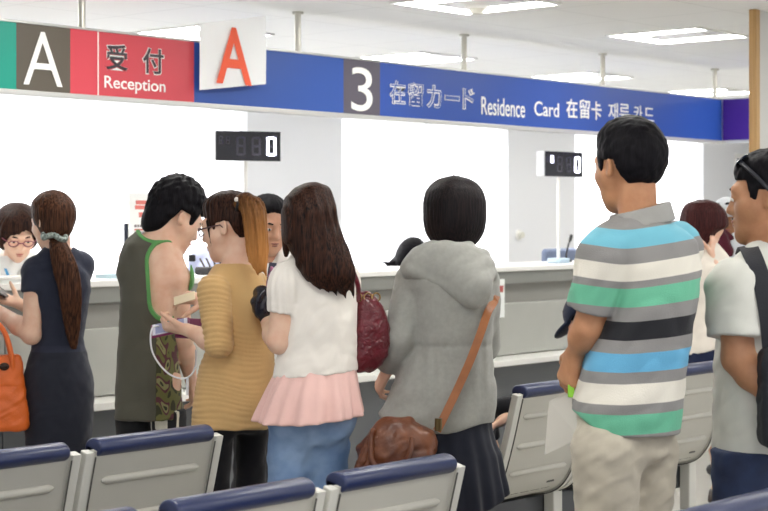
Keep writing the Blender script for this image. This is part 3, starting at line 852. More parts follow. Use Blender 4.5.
# ------------------------------------------------------------------ waiting benches
M_shell = mat('shell_grey', 'bab8ae', .42, var=.015, vscale=5); M_flange = mat('flange_grey', 'cccbc3', .4)
M_pad = mat('pad_navy', '1f2a50', .32, bump=.12, bscale=260, var=.06, spec=.5)
M_beam = mat('beam_grey', '4b4d50', .45, metal=.3); M_chrome = mat('chrome', 'c8c8c8', .15, metal=1); M_slot = mat('slot_dark', '4e4c48', .7)
PROF = spline([(-.012, .818, 0), (.006, .75, 0), (.035, .64, 0), (.07, .53, 0), (.105, .46, 0), (.155, .412, 0), (.235, .388, 0), (.36, .385, 0), (.50, .402, 0), (.55, .40, 0)], 5)
PROF = [(p.x, p.y) for p in PROF]
def offset_prof(P, d0, d1):
    out = []
    for sgn, rng in ((d0, range(len(P))), (d1, range(len(P)-1, -1, -1))):
        for i in rng:
            a, b = P[max(i-1, 0)], P[min(i+1, len(P)-1)]; t = (b[0]-a[0], b[1]-a[1]); l = math.hypot(*t)
            n = (-t[1]/l, t[0]/l)      # towards the sitter
            out.append((P[i][0]+n[0]*sgn, P[i][1]+n[1]*sgn))
    return out
def make_seat(w, parent, x):
    h = w/2-.008
    sh = MB().prism(offset_prof(PROF, -.008, .008), -h+.028, h-.028, .003).build('seat_shell', M_shell, parent)
    sh.location = (x, 0, 0)
    rb = MB()
    for i in (6, 11, 16):
        p = PROF[i]; q = PROF[i+1]; t = Vector((0, q[0]-p[0], q[1]-p[1])).normalized(); n = Vector((0, t.z, -t.y)).normalized()
        if n.y > 0: n = -n
        c = Vector((0, p[0], p[1]))+n*.008
        rb.tube([c+Vector((-h+.07+.004, 0, 0)), c+Vector((-h+.09, 0, 0)), c+Vector((h-.09, 0, 0)), c+Vector((h-.074, 0, 0))], [.004, .012, .012, .004], 12)
    rb.build('rib', M_shell, sh, True)
    for s in (-1, 1):
        a, b_ = sorted((s*(h-.03), s*h))
        MB().prism(offset_prof(PROF, -.016, .012), a, b_, .003).build('side_rim', M_flange, sh)
        q = offset_prof(PROF[1:40], -.0175, -.0175)[:len(PROF[1:40])]
        MB().tube([(s*(h-.033), y, z) for y, z in q], .0025, 6).build('seam', M_slot, sh)
    sl = MB(); p = PROF[24]; 
    for i in range(5):
        xx = -h+.09+i*(2*h-.24)/4; sl.box(xx, xx+.055, p[0]-.0125, p[0]-.002, p[1]-.002, p[1]+.002)
    MB().box(h-.15, h-.105, PROF[21][0]-.0125, PROF[21][0], PROF[21][1]-.004, PROF[21][1]+.006).build('maker_plate', M_slot, sh)
    sl.build('vent_slot', M_slot, sh)
    pad = offset_prof(PROF[:-1], .009, .047)
    k = len(PROF)-1
    outer = pad[k:]                                   # from the seat front up to the top
    top = [(outer[-1][0]-.004, .845), (outer[-1][0]-.022, .856), (-.016, .854), (-.034, .843), (-.040, .823), (-.037, .806), (-.031, .793), (-.023, .791)]
    cb = MB(); xl, xr = -h+.042, h-.042; ins = .012
    inner = pad[:k]; out2 = outer[::-1]                      # both run from the top to the seat front
    R4 = [[cb.bm.verts.new((x, y, z)) for y, z in P] for x, P in ((xl, inner), (xl, [(a[0]*.75+b[0]*.25, a[1]*.75+b[1]*.25) for a, b in zip(out2, inner)]), (xl+ins, out2), (xr-ins, out2), (xr, [(a[0]*.75+b[0]*.25, a[1]*.75+b[1]*.25) for a, b in zip(out2, inner)]), (xr, inner))]
    for A, B in zip(R4, R4[1:]+R4[:1]):
        for i in range(k-1): cb.bm.faces.new((A[i], A[i+1], B[i+1], B[i]))
    for e_ in (0, k-1): cb.bm.faces.new([r[e_] for r in R4])
    ro = [(.010+.036*math.cos(t)*1.15-.006, .815+.034*math.sin(t)) for t in [2*math.pi*i/20 for i in range(20)]]
    ro = [(.0+.036*math.cos(t), .824+.026*math.sin(t)) for t in [2*math.pi*i/24 for i in range(24)]]
    cb.prism(ro, xl, xr, .008, 3)
    cb.build('cushion', M_pad, sh, True)
    return sh
def bench(xs, y, label, w=.527, legs=None, group='rows of waiting room benches'):
    x0 = min(xs)-w/2; L = (max(xs)-min(xs))+w
    e = empty('waiting_bench', (x0+L/2, y, -.0), label, 'bench', 0, group)
    c0 = e.location.x
    for x in xs: make_seat(w, e, x-c0)
    MB().box(-L/2+.04, (L/2-.04 if legs is None else legs[-1]+.03), .24, .31, .262, .362, .006).build('beam', M_beam, e)
    for x in xs:
        b = MB(); b.box(x-c0-.1, x-c0+.1, .2, .35, .362, .374); b.build('bracket', M_beam, e)
    n = 2 if len(xs) < 4 else 3
    for i in range(n):
        xx = -L/2+.27+(L-.54)*i/(n-1) if legs is None else legs[i]
        lg = MB().box(xx-.03, xx+.03, .185, .236, .06, .385, .006).build('leg', M_flange, e)
        MB().prism([(-.02, .035), (.0, .055), (.24, .085), (.31, .085), (.55, .055), (.57, .035)], xx-.03, xx+.03, .004).build('foot_bar', M_beam, lg)
        for yy in (.0, .55):
            g = MB(); g.cyl((xx, yy, 0), (xx, yy, .012), .03, 20, .022); g.cyl((xx, yy, .012), (xx, yy, .045), .012, 12); g.build('glide', M_chrome, lg, True)
    return e
bench([3.098-.527*i for i in range(4)], 3.604, 'grey bench with navy cushions in front of the navy dressed woman')
bench([5.066+.527*i for i in range(3)], 3.604, 'grey bench with navy cushions behind the striped polo shirt', legs=[-.23, .80])
bench([3.095-.527*i for i in range(4)], 2.686, 'nearest grey bench at the lower edge below the brown shoulder bag')
bench([3.17, 3.697], 1.785, 'bench at the lower right corner with only one navy cushion top in view')
# ------------------------------------------------------------------ the people
SK_L = skin('light', 'e6c2aa', 'dfb298'); SK_M = skin('medium', 'd3a488', 'c8967a'); SK_T = skin('tan', 'a9714f', '9c6545'); SK_R = skin('ruddy', 'b68462', 'a87656')
H_BLK = hairmat('black', '08070b', '131116', .6, .28); H_DBR = hairmat('dark_brown', '100a0a', '43281c'); H_BRN = hairmat('brown', '1f120e', '5c3a26'); H_ORG = hairmat('orange_brown', '4a2a16', 'a8713a'); H_RED = hairmat('wine_brown', '2a1214', '4a2422')
def pony_mat():
    m = hairmat('ponytail', '2a170e', '4f2e18'); nt = m.node_tree; b = nt.nodes['Principled BSDF']
    src = b.inputs['Base Color'].links[0].from_socket
    tc = nt.nodes.new('ShaderNodeTexCoord'); sp = nt.nodes.new('ShaderNodeSeparateXYZ'); nt.links.new(tc.outputs['Object'], sp.inputs[0])
    n = nt.nodes.new('ShaderNodeTexNoise'); n.inputs['Scale'].default_value = 3; mp = nt.nodes.new('ShaderNodeMapping'); mp.inputs['Scale'].default_value = (60, 60, 4)
    nt.links.new(tc.outputs['Object'], mp.inputs[0]); nt.links.new(mp.outputs[0], n.inputs['Vector'])
    ad = nt.nodes.new('ShaderNodeMath'); ad.operation = 'MULTIPLY_ADD'; ad.inputs[1].default_value = -.12; nt.links.new(n.outputs['Fac'], ad.inputs[0]); nt.links.new(sp.outputs['Z'], ad.inputs[2])
    mr = nt.nodes.new('ShaderNodeMapRange'); mr.inputs[1].default_value = 1.50; mr.inputs[2].default_value = 1.27; nt.links.new(ad.outputs[0], mr.inputs[0])
    mx = nt.nodes.new('ShaderNodeMix'); mx.data_type = 'RGBA'; mx.inputs[7].default_value = (*hexc('b98048'), 1)
    nt.links.new(mr.outputs[0], mx.inputs[0]); nt.links.new(src, mx.inputs[6]); nt.links.new(mx.outputs[2], b.inputs['Base Color'])
    return m
H_PONY = pony_mat()
def dirv(*a): return mnorm(np.array(a, np.float32))
def limb_cut(f, s, seg, t):
    a, b = (f.sh[s], f.el[s]) if seg == 'u' else (f.el[s], f.wr[s])
    return plane(a+(b-a)*t, b-a)
def strap(name, pts, w, th, m, parent, n=8):
    """flat band through 3-D points; width w lies roughly vertical/along the body"""
    P = spline(pts, n); b = MB(); b.tube(P, w/2, 10, flat=th/w); return b.build(name, m, parent, True)

# ---- 1: navy dress, at the counter -----------------------------------------------------
f = Fig('woman in navy dress with long brown ponytail and orange bag at the counter', 58, 6.95, H=1.56, phi=30, head=(53, 221.5, .0), yaw=48, pitch=14, skinm=SK_L, wide=.86)
f.armf = 1.18
f.sh['L'] = f.V(36, 272, -.04); f.sh['R'] = f.V(80, 266, .05)
f.el['L'] = f.V(31.5, 335, -.09); f.wr['L'] = f.V(-4, 309, .10); f.hand['L'].update(n=dirv(.2, .3, 1), curl=.35)
f.el['R'] = f.V(60, 326, .24); f.wr['R'] = f.V(20, 304, .30); f.hand['R'].update(d=dirv(-1, -.05, .32), n=dirv(0, -.6, 1), curl=.45)
f.body(); f.face(H_BLK); f.shoes('20232c')
rows = f.rows([(259, 46, 70, .05, -.02), (263, 38, 80, .07, -.01), (272, 39, 88, .085), (290, 43, 90.5, .092), (310, 43, 87, .09), (335, 40, 83, .088), (346, 36, 81.5, .088), (365, 30, 88, .10), (385, 25, 93.5, .115), (410, 24.5, 93, .118), (440, 26, 91, .11), (500, 30, 88, .11), (522, 31, 87, .11)])
d = U(.02, stack(rows, 2.3, rnd=.01), off(f.torso(), .006), f.shoulders(.009), cut(f.arm('L', .012), limb_cut(f, 'L', 'u', .34)), cut(f.arm('R', .012), limb_cut(f, 'R', 'u', .43)))
d = wrinkle(d, .004, (20, 20, 14), 1)
d = minus(d, ell(f.nb+V3(0, 0, .075), (.075, .075, .075)))
d = cut(d, plane((0, 0, rows[-1][0]+.02), (0, 0, -1)))
zb = f.V(58, 346)[2]
lo, hi = f.bounds()
f.piece('dress', d, ramp_mat('navy_dress', 'zz', [(0, '151929'), (zb-.02, '20253a'), (zb+.004, '181e33')], bump=.35), lo, hi, attr={'zz': lambda P: P[:, 2]})
hr = lambda q: U(.02, short_hair(((-.14, -.075), (-.02, -.075), (.01, -.03), (.045, .0), (.06, .06), (.2, .06)), r=(.09, .108, .108), amp=.001))(q)
hcap = f.H2(grooves(hr, 30, .0015))
tie = f.V(55, 237, -.075)
pony = stack(f.rows([(241, 49, 66, .03, -.09), (252, 50, 72, .035, -.10), (270, 53, 79, .03, -.115), (295, 59, 82, .026, -.12), (320, 63, 81, .022, -.11), (338, 67, 79, .016, -.105), (350, 71, 77, .006, -.105)]), 2, fold=[(9, .05, 0, 1.0, .95), (17, .03, 1, 1.0, .95)], rnd=.01)
back = ell(f.V(56, 229, -.05), (.066, .05, .05))
f.hair(U(.025, hcap, back, pony), H_BRN, lo=f.hc-V3(.2, .3, .62), hi=f.hc+V3(.25, .2, .16), local=False)
sc = MB()
for i in range(26):
    a = i/26*2*math.pi; sc.ball(tie+V3(.046*math.cos(a), .03*math.sin(a)-.012, -.006*math.cos(a)+.008*math.sin(3*a)), .0125, 8)
sc.build('scrunchie', mat('scrunchie', '39443f', .4, col2='a9b5ad', vscale=90), f.root, True)
P1 = f
# orange handbag on her forearm
bg = empty('handbag', tuple(f.root.matrix_basis @ Vector((*f.V(-10, 391, -.10),))), 'bright orange leather handbag on the forearm of the navy dressed woman', 'bag', ROOTZ+R(16))
M_or = mat('orange_leather', 'e06a24', .42, bump=.25, bscale=180, var=.08, vscale=10)
s = f.s()
fn = stack([(-.165, 0, 0, .155, .085), (-.15, 0, 0, .158, .088), (.0, 0, 0, .145, .07), (.11, 0, 0, .128, .045), (.145, 0, 0, .122, .03)], 5, rnd=.02)
fn = wrinkle(fn, .006, (14, 10, 22), 3)
surf('bag_body', fn, (-.2, -.13, -.2), (.2, .13, .18), .005, M_or, bg)
surf('flap', wrinkle(stack([(.02, 0, -.004, .135, .066), (.09, 0, -.004, .135, .058), (.15, 0, -.002, .126, .036)], 5, rnd=.012), .004, (14, 10, 22), 3), (-.2, -.13, -.02), (.2, .13, .18), .005, M_or, bg)
top = .30
for y, dx in ((-.05, 0), (.045, .0)):
    MB().tube(spline([(-.085, y, .07), (-.075, y, .15), (-.03, y*.6, .25), (.02, y*.3, .285), (.06, y*.6, .24), (.085, y, .15), (.09, y, .07)]), .0105, 10).build('handle', M_or, bg, True)
MB().ball((.055, -.06, .105), .021, 14, (1, .5, .8)).build('clasp', mat('clasp_dark', '3a2a22', .25, metal=.6), bg, True)
# her phone
ph = empty('smartphone', tuple(f.root.matrix_basis @ Vector((*f.V(1.5, 292, .30),))), 'dark phone in the raised hand at the left edge', 'phone', ROOTZ)
MB().box(-.038, .038, -.07, .07, -.005, .005, .004, M=Matrix.Rotation(R(35), 4, 'Y')).build('phone_body', mat('phone_dark', '2a1418', .25), ph)

# ---- 2: tank top -------------------------------------------------------------------------
f = Fig('man in olive tank top with green edging, head turned to the right', 150, 6.25, H=1.66, phi=-18, sex='m', wide=.80, head=(176, 218, .02), yaw=-58, pitch=31, roll=0, skinm=SK_L, hs=1.0)
f.nb = f.V(158, 255, -.01)
f.sh['R'] = f.V(176, 278, -.03); f.sh['L'] = f.V(143, 276, .07)
f.el['R'] = f.V(182, 338, .0); f.wr['R'] = f.V(190.5, 378, .10); f.hand['R'].update(n=dirv(-1, .1, 0), curl=.45, thumb=.1)
f.el['L'] = f.V(138, 340, .15); f.wr['L'] = f.V(155, 352, .30)
f.bare = True; f.slim = .018; f.body(); f.face(H_BLK); f.shoes('303034')
rows = f.rows([(231, 137, 168, .06, 0), (238, 129, 173, .085, 0), (245, 125, 176, .105, 0), (262, 122, 179, .112), (280, 121.5, 179, .122), (300, 121, 179, .124), (325, 119, 176, .115), (360, 117.5, 179, .115), (395, 116, 182, .12), (418, 115.5, 183, .122)])
sd = stack(rows, 2.3, rnd=.008, fold=[(5, .02, .5, .6, 1.1), (9, .012, 1.5, .6, 1.1)])
d = U(.02, sd, f.shoulders(.012), cap(f.V(133, 246, -.01), f.V(129, 272, -.03), .034, .05))
armhole = {'R': U(.02, cap(f.V(172, 262, -.10), f.V(172, 300, -.10), .088, .080), cap(f.V(172, 262, .02), f.V(172, 300, .02), .088, .080)), 'L': cap(f.V(116, 268, .20), f.V(116, 300, .20), .09, .09)}
neck = ell(f.V(162, 230, .05), (.082, .19, .056))
d0 = wrinkle(d, .0055, (14, 14, 6), 2)
d1 = d0
for q in (neck, armhole['R'], armhole['L']): d1 = minus(d1, q, .003)
zh = rows[0][0]
lo, hi = f.bounds()
def camo(P):
    r0, r1 = f.V(161, 360)[0], f.V(157, 340)[0]
    side = (P[:, 0] > f.V(160, 350)[0]) & (P[:, 2] < f.V(160, 332)[2]+.35*(P[:, 0]-f.V(160, 350)[0]))
    v = .5+.5*noise3(P, (55, 55, 45), 4)
    return np.where(side, .3+.65*np.clip(v, 0, .99), .1)
f.piece('tank_top', d1, ramp_mat('tank', 'camo', [(0, '525044'), (.29, '3a3a24'), (.5, '6b6a3a'), (.66, '5a3038'), (.78, '8d8a5c'), (.9, '2a2c1e')], bump=.3), lo, hi, .005, attr={'camo': camo})
tr = lambda p: np.minimum(np.minimum(np.abs(neck(p)-.006), np.abs(armhole['R'](p)-.006)), np.abs(armhole['L'](p)-.006))-.0075
f.piece('edging', cut(off(d1, .0035), tr, .002), cloth('green_edge', '5f9a5a'), lo+V3(0, 0, 1.0), hi, .004)
stripe = lambda P: np.where(np.abs(((P-f.hip['R']) @ f.fw)+.045) < .03, np.where(np.abs(np.abs((P-f.hip['R']) @ f.fw+.045)-.014) < .005, .9, .1), .1)*(((P-V3(0, 0, 0)) @ f.rt) > 0)
f.trousers(ramp_mat('track_pants', 'st', [(0, '131317'), (.5, 'd8d4c4')]), f.V(0, 408)[2], (-.004, .01, .018), attr={'st': stripe}, fit=-.012)
f.hair(U(.03, ell((0, -.075, -.055), (.066, .042, .055)), short_hair(((-.14, -.125), (-.06, -.108), (-.038, -.02), (-.03, .02), (.02, .024), (.03, -.02), (.046, -.02), (.055, .055), (.2, .058)), r=(.094, .118, .124), c=(0, -.024, .042), amp=.0065, fr=110, top=.0)), H_BLK, ext=.2)
MB().tube([tuple(f.nb+V3(0, 0, .012)+.062*(math.cos(a)*f.rt+math.sin(a)*f.fw)+V3(0, 0, -.02*math.sin(a)*0+.012*-math.sin(a)*-1)) for a in np.linspace(0, 2*math.pi, 28)[:-1]], .0022, 6, closed=True).build('necklace', mat('cord_brown', '6a5238', .6), f.root, True)
P2 = f

# ---- 3: gold ruched dress -------------------------------------------------------------------
f = Fig('woman in ruched gold tunic with high ponytail and glasses', 235, 5.85, H=1.57, phi=42, wide=.92, head=(229.5, 226.5, .02), yaw=71, pitch=12, skinm=SK_L)
f.nb = f.V(235, 268, 0)
f.sh['L'] = f.V(214, 291, -.10); f.sh['R'] = f.V(253, 287, .08)
f.armf = 1.12
f.el['L'] = f.V(219, 344, -.135); f.wr['L'] = f.V(188, 330, -.04); f.hand['L'].update(d=dirv(-1, .15, .10), n=dirv(.1, .35, .9), curl=(.95, 1.0, 1.05, 1.1), thumb=.3)
f.el['R'] = f.V(234, 330, .24); f.wr['R'] = f.V(207, 300, .24); f.hand['R'].update(d=dirv(-1, -.1, .15), n=dirv(0, .5, -.8), curl=.55)
f.body(.005); f.face(H_BLK); f.shoes('26242a')
rows = f.rows([(260, 226, 247, .055, -.01), (266, 218, 253, .075), (275, 209, 261, .09), (289, 207, 266, .105), (305, 210, 269, .112), (330, 211, 272, .115), (350, 206, 274, .113), (368, 199, 275, .115), (390, 195.5, 275.5, .125), (410, 193, 274, .13), (427, 192, 273, .13)])
d = U(.02, stack(rows, 2.2, rnd=.008), f.shoulders(.008))
gz = lambda p: (.0014+.0012*noise3(p, (14, 14, 9), 6))*np.sin(p[:, 2]*360+4.2*np.sin(p[:, 0]*11+p[:, 1]*8+1)+2.4*np.sin(p[:, 2]*37+p[:, 0]*13)+1.5*np.sin(p[:, 0]*29))
d0 = d
d = lambda p: d0(p)+gz(p)*np.clip((1.15-p[:, 2])/.15, .1, 1)+.003*noise3(p, (17, 17, 9), 2)
def sleeve3(s, t=.16):
    a, e, w = f.sh[s], f.el[s], f.wr[s]
    m = .82*f.armf*f.k; ar = U(.008, cap(a, e, .056*m+.013, .043*m+.013), cut(cap(e, w, .043*m+.013, .034*m+.013), limb_cut(f, s, 'f', t)))
    ab = mnorm(e-a)
    return lambda p: ar(p)+.0019*np.sin(((p-a) @ ab)*370+3*np.sin(p[:, 0]*24+p[:, 1]*17)+2*np.sin(p[:, 2]*41))
sl = U(.0, sleeve3('L'), sleeve3('R', .7))
d = minus(U(.004, d, sl), ell(f.nb+V3(0, 0, .058)+.01*f.fw, (.10, .10, .062)))
lo, hi = f.bounds()
f.piece('tunic', d, cloth('gold', 'cfaa74', bump=.25, var=.05), V3(lo[0], lo[1], .6), V3(hi[0], hi[1], 1.42), .004)
f.trousers(cloth('black_leggings', '121116'), f.V(0, 418)[2], (-.016, .001, .005), .12, fit=-.015)
cap_ = short_hair(((-.14, -.075), (-.05, -.06), (-.034, .014), (.02, .018), (.03, -.03), (.052, -.03), (.06, .045), (.2, .052)), r=(.086, .104, .102), amp=.001)
f.hair(grooves(lambda p: smin(cap_(p), cap((-.073, .05, .03), (-.072, .055, -.075), .006, .002)(p), .006), 30, .0018), H_DBR, vox=.004)
tie = f.V(238.5, 204, -.06)
pony = stack(f.rows([(194, 238, 251, .02, -.06), (198, 236, 260, .032, -.065), (206, 239, 265, .04, -.07), (220, 243, 267, .042, -.08), (236, 245, 268, .04, -.085), (250, 247, 268.5, .034, -.09), (262, 250, 267, .024, -.095), (272, 256, 263, .008, -.1)]), 2, fold=[(11, .06, 0, .9, .8), (19, .04, 1, .9, .8)], rnd=.012)
f.hair(U(.015, lambda p: pony(p)+.0016*np.sin(p[:, 0]*420+3*np.sin(p[:, 2]*22)), cap(tie, f.V(246, 199, -.065), .018, .024), cap(f.V(262, 255, -.09), f.V(267, 279, -.10), .014, .002), cap(f.V(256, 255, -.09), f.V(258, 276, -.10), .014, .002), cap(f.V(250, 245, -.08), f.V(249, 262, -.085), .012, .002)), H_PONY, lo=f.V(228, 285, 0)-V3(0, .22, 0), hi=f.V(275, 185, 0)+V3(0, .1, 0), local=False, name='ponytail', vox=.004)
MB().tube([tuple(tie+V3(.006*math.sin(a)*1.0, .021*math.cos(a), .021*math.sin(a))) for a in np.linspace(0, 6.283, 16)[:-1]], .006, 8, closed=True).build('hair_tie', mat('tie_black', '141216', .5), f.root, True)
MB().ball(f.V(236.5, 199.5, -.085), .0085, 10).build('hair_clip', mat('pearl', 'f0ece6', .2), f.root, True)
def glasses(f, m, parent=None, name='glasses', w=.0022, up=0, fwd=0):
    b = MB()
    for g in (-1, 1):
        pts = [f.hp(g*(.033+.022*math.cos(a)), .107+fwd-.006*abs(math.cos(a)), .0+up+.015*math.sin(a)) for a in np.linspace(0, 6.283, 20)[:-1]]
        b.tube(pts, w*f.hs, 6, closed=True)
        b.tube([f.hp(g*.055, .101+fwd, .005+up), f.hp(g*.078, .07+fwd, .007+up), f.hp(g*.082, .0+fwd, .006+up), f.hp(g*.08, -.015+fwd, -.012+up)], w*f.hs, 6)
    b.tube([f.hp(-.011, .107+fwd, .003+up), f.hp(0, .11+fwd, .006+up), f.hp(.011, .107+fwd, .003+up)], w*f.hs, 6)
    return b.build(name, m, f.root if parent is None else parent, True)
glasses(f, mat('glasses_plum', '4a2730', .3), w=.0028)
P3 = f
RM = f.root.matrix_basis
# plum phone case and its white cable, and the card
c = f.V(170, 327, .0)
ph = empty('smartphone', tuple(RM @ Vector((*c,))), 'phone in a plum flip case held by the woman in gold, white cable hanging', 'phone', ROOTZ)
Mt = Matrix.Rotation(R(-12), 4, 'Y') @ Matrix.Rotation(R(35), 4, 'X')
MB().box(-.07, .07, -.036, .036, -.008, -.001, .003, M=Mt).build('phone_case', mat('plum_case', '7c2f58', .4), ph)
MB().box(-.064, .064, -.031, .031, -.001, .004, .003, M=Mt).build('phone_body', mat('phone_white', 'd8d8e4', .2), ph)
MB().box(-.052, .052, -.028, .028, .0035, .0045, M=Mt).build('screen', mat('screen_grey', '9aa0c4', .15), ph)
MB().box(.02, .145, -.038, .04, -.012, -.004, .002, M=Matrix.Rotation(R(2), 4, 'Y') @ Matrix.Rotation(R(60), 4, 'X')).build('case_flap', MATS['plum_case'], ph)
cv = [Vector(f.V(*q))-Vector(c) for q in ((159, 326, .0), (152.5, 328, -.01), (150.5, 338, -.03), (152.5, 352, -.04), (160, 365, -.045), (170, 374.5, -.045), (181, 378.5, -.04), (190, 376, -.03), (195.5, 366, -.01), (196, 350, .02))]
cb = MB().tube(spline(cv, 8), .0032, 8).build('cable', mat('cable_white', 'dedee2', .4), ph, True)
q = Vector(f.V(187.5, 378, -.04))-Vector(c); MB().tube([q, q+Vector((.0, 0, -.03)), q+Vector((0, 0, -.06))], [.005, .006, .004], 10).build('plug', MATS['cable_white'], ph, True)
cc = f.V(187, 297.5, .2)
e = empty('card', tuple(RM @ Vector((*cc,))), 'cream paper card held up by the woman in gold', 'card', ROOTZ)
MB().box(-.05, .03, -.03, .03, -.0015, .0015, .001, M=Matrix.Rotation(R(-16), 4, 'Y') @ Matrix.Rotation(R(28), 4, 'X')).build('card_sheet', mat('cream_card', 'efe0c2', .6), e)

# ---- 4: white blouse -----------------------------------------------------------------------
f = Fig('woman in white blouse over pink peplum and jeans with long dark hair', 311, 5.5, H=1.6, phi=16, head=(308.5, 217, .02), yaw=30, pitch=10, skinm=SK_L, hs=.95)
f.nb = f.V(316, 258, 0)
f.hip['L'] = f.V(291, 446, .0); f.hip['R'] = f.V(326, 446, .05)
for s_, x_, F_ in (('L', 288, 0), ('R', 321, .07)): f.kn[s_] = f.V(x_, 550, F_); f.an[s_] = V3(f.kn[s_][0], F_-.02, .085)
f.armf = 1.25
f.sh['L'] = f.V(289, 281, -.04); f.sh['R'] = f.V(340, 278, .05)
f.el['L'] = f.V(280, 341, -.04); f.wr['L'] = f.V(268, 322, .20); f.hand['L'].update(n=dirv(.7, .3, .3), curl=.5)
f.el['R'] = f.V(344, 335, .13); f.wr['R'] = f.V(318, 318, .27)
f.body(.005); f.face(H_BLK); f.shoes('4a4038')
rows = f.rows([(253, 302, 331, .06), (258, 293, 342, .075), (268, 284, 351, .09), (290, 283, 356, .105), (320, 283, 358, .11), (345, 280, 358, .108), (365, 275, 357.5, .115), (377, 272.5, 357.5, .12)])
d = U(.02, stack(rows, 2.3, rnd=.006, fold=[(7, .015, .4, 1.0, 1.3)]), f.shoulders(.008))
def puff(s):
    a, e = f.sh[s], f.el[s]; u = mnorm(e-a)
    return U(.012, cut(U(.02, ell(a+.03*u, (.066, .066, .07)), cap(a, a+.07*u, .066, .06)), plane(a+.085*u, u)), cut(cut(cap(a, e, .0605, .058), plane(a+.108*u, u)), plane(a+.082*u, -u)))
sl = U(0, puff('L'), puff('R'))
g0 = sl; sl = lambda p: g0(p)+.0018*np.sin(np.arctan2(p[:, 1]-f.sh['L'][1], p[:, 0]-f.sh['L'][0])*16)
d = minus(U(.012, wrinkle(d, .005, (18, 18, 12), 5), sl), ell(f.nb+V3(0, 0, .07), (.08, .08, .07)))
hemz = lambda p: (rows[0][0] if False else f.V(0, 377)[2])-p[:, 2]+.10*(p[:, 0])*-1
d = cut(d, lambda p: f.V(0, 374)[2]+.09*p[:, 0]-p[:, 2], .003)
lo, hi = f.bounds()
f.piece('blouse', d, cloth('white_blouse', 'efe9e0', var=.03), lo, hi, .005)
rows = f.rows([(355, 281, 355, .10), (372, 275, 357, .115), (395, 265, 360, .15), (410, 259, 362.5, .165), (421, 255, 363.5, .175)])
fo = [(19, .05, .3, .78, 1.02), (9, .05, 1.4, .78, 1.0)]
sk = stack(rows, 2.2, rnd=.006, fold=fo)
zr = f.V(0, 416)[2]
sk = cut(sk, lambda p: zr+.10*(p[:, 0])-.012-p[:, 2], .003)
f.piece('peplum', sk, cloth('pink_peplum', 'ecc3bb', var=.03), V3(-.35, -.3, .6), V3(.35, .3, 1.1), .005)
jm = mat('denim_blue', '6080ae', .8, bump=.4, bscale=500, col2='94afd2', vscale=7)
rl = f.rows([(395, 272, 352, .12), (415, 268, 349, .125), (440, 265.5, 348, .12)])
f.trousers(jm, f.V(0, 408)[2], (-.002, .010, .012), .1, wr=.006, fit=-.006)
hb = short_hair(((-.14, -.09), (.0, -.09), (.03, -.04), (.05, .02), (.06, .06), (.2, .06)), r=(.092, .108, .106), amp=.001)
rowsH = f.rows([(182, 306, 320, .045, -.0), (187, 296, 329, .085, -.0), (197, 286, 334, .10, -.01), (211, 281.5, 337.5, .102, -.03), (224, 282, 338.5, .098, -.04), (240, 283, 345, .085, -.06), (251, 290, 350, .07, -.08), (263, 298, 354, .05, -.105), (275, 304, 356.5, .04, -.115), (285, 313, 354, .028, -.11), (293, 332, 347, .01, -.10)])
locks = [cap(f.V(a, b, F), f.V(c_, d_, F-.01), .016, .003) for a, b, c_, d_, F in ((340, 280, 346, 299, -.1), (350, 278, 354, 298, -.09), (330, 280, 337, 296, -.115), (318, 278, 329, 293, -.12), (308, 272, 320, 290, -.115), (300, 264, 308, 281, -.1))]
hs0_ = stack(rowsH, 2.1, rnd=.02)
hs_ = lambda p: hs0_(p)+(.0035*np.sin(p[:, 0]*150+2.5*np.sin(p[:, 2]*17+p[:, 0]*9)+p[:, 1]*60)+.002*np.sin(p[:, 0]*330+3*np.sin(p[:, 2]*12)+p[:, 1]*120))*np.clip((1.6-p[:, 2])/.12, .15, 1)
faceblk = f.H2(ell((0, .14, -.05), (.062, .10, .115)))
strand = stack(f.rows([(225, 281, 292, .03, .03), (245, 282, 291, .02, .03), (258, 284, 288, .008, .03)]), 2, rnd=.01)
d = U(.012, minus(hs_, faceblk, .01), strand, *locks)
f.hair(d, H_DBR, lo=V3(-.22, -.3, 1.12), hi=V3(.24, .2, 1.66), local=False, vox=.005)
P4 = f; RM = f.root.matrix_basis
# burgundy bag on the right shoulder
c = f.V(370, 337, .03)
bg = empty('shoulder_bag', tuple(RM @ Vector((*c,))), 'burgundy crocodile pattern shoulder bag on the arm of the white blouse woman', 'bag', ROOTZ+R(20))
M_bu = mat('burgundy_croc', '5e1420', .3, bump=.9, bscale=55, btype='VORONOI', var=.2, vscale=30)
s_ = 1/f.s()
def cr(py, xl, xr, dep): z = -(py-337)*s_; return (z, ((xl+xr)/2-370)*s_, 0, (xr-xl)/2*s_, dep)
fn = wrinkle(stack([cr(291, 354, 370, .02), cr(297, 353, 376, .035), (cr(312, 352, 385, .055)), cr(330, 350, 389, .062), cr(350, 349, 388, .062), cr(364, 349, 381, .05), cr(372, 351, 372, .025)], 3, rnd=.015), .004, (20, 20, 25), 3)
surf('bag_body', fn, (-.12, -.1, -.15), (.1, .1, .18), .004, M_bu, bg)
for y in (-.03, .03):
    MB().tube(spline([(-.055, y, .12), (-.052, y, .17), (-.068, y*.8, .22), (-.09, y*.6, .265), (-.115, y*.5-.01, .29), (-.14, y*.5, .292)]), .0085, 8).build('strap', M_bu, bg, True)
for x in (-.055, -.02, .01):
    MB().tube([(x+.014*math.cos(a), -.034, .135+.014*math.sin(a)) for a in np.linspace(0, 6.28, 13)[:-1]], .003, 6, closed=True).build('ring', mat('brass', 'c0a070', .25, metal=1), bg, True)
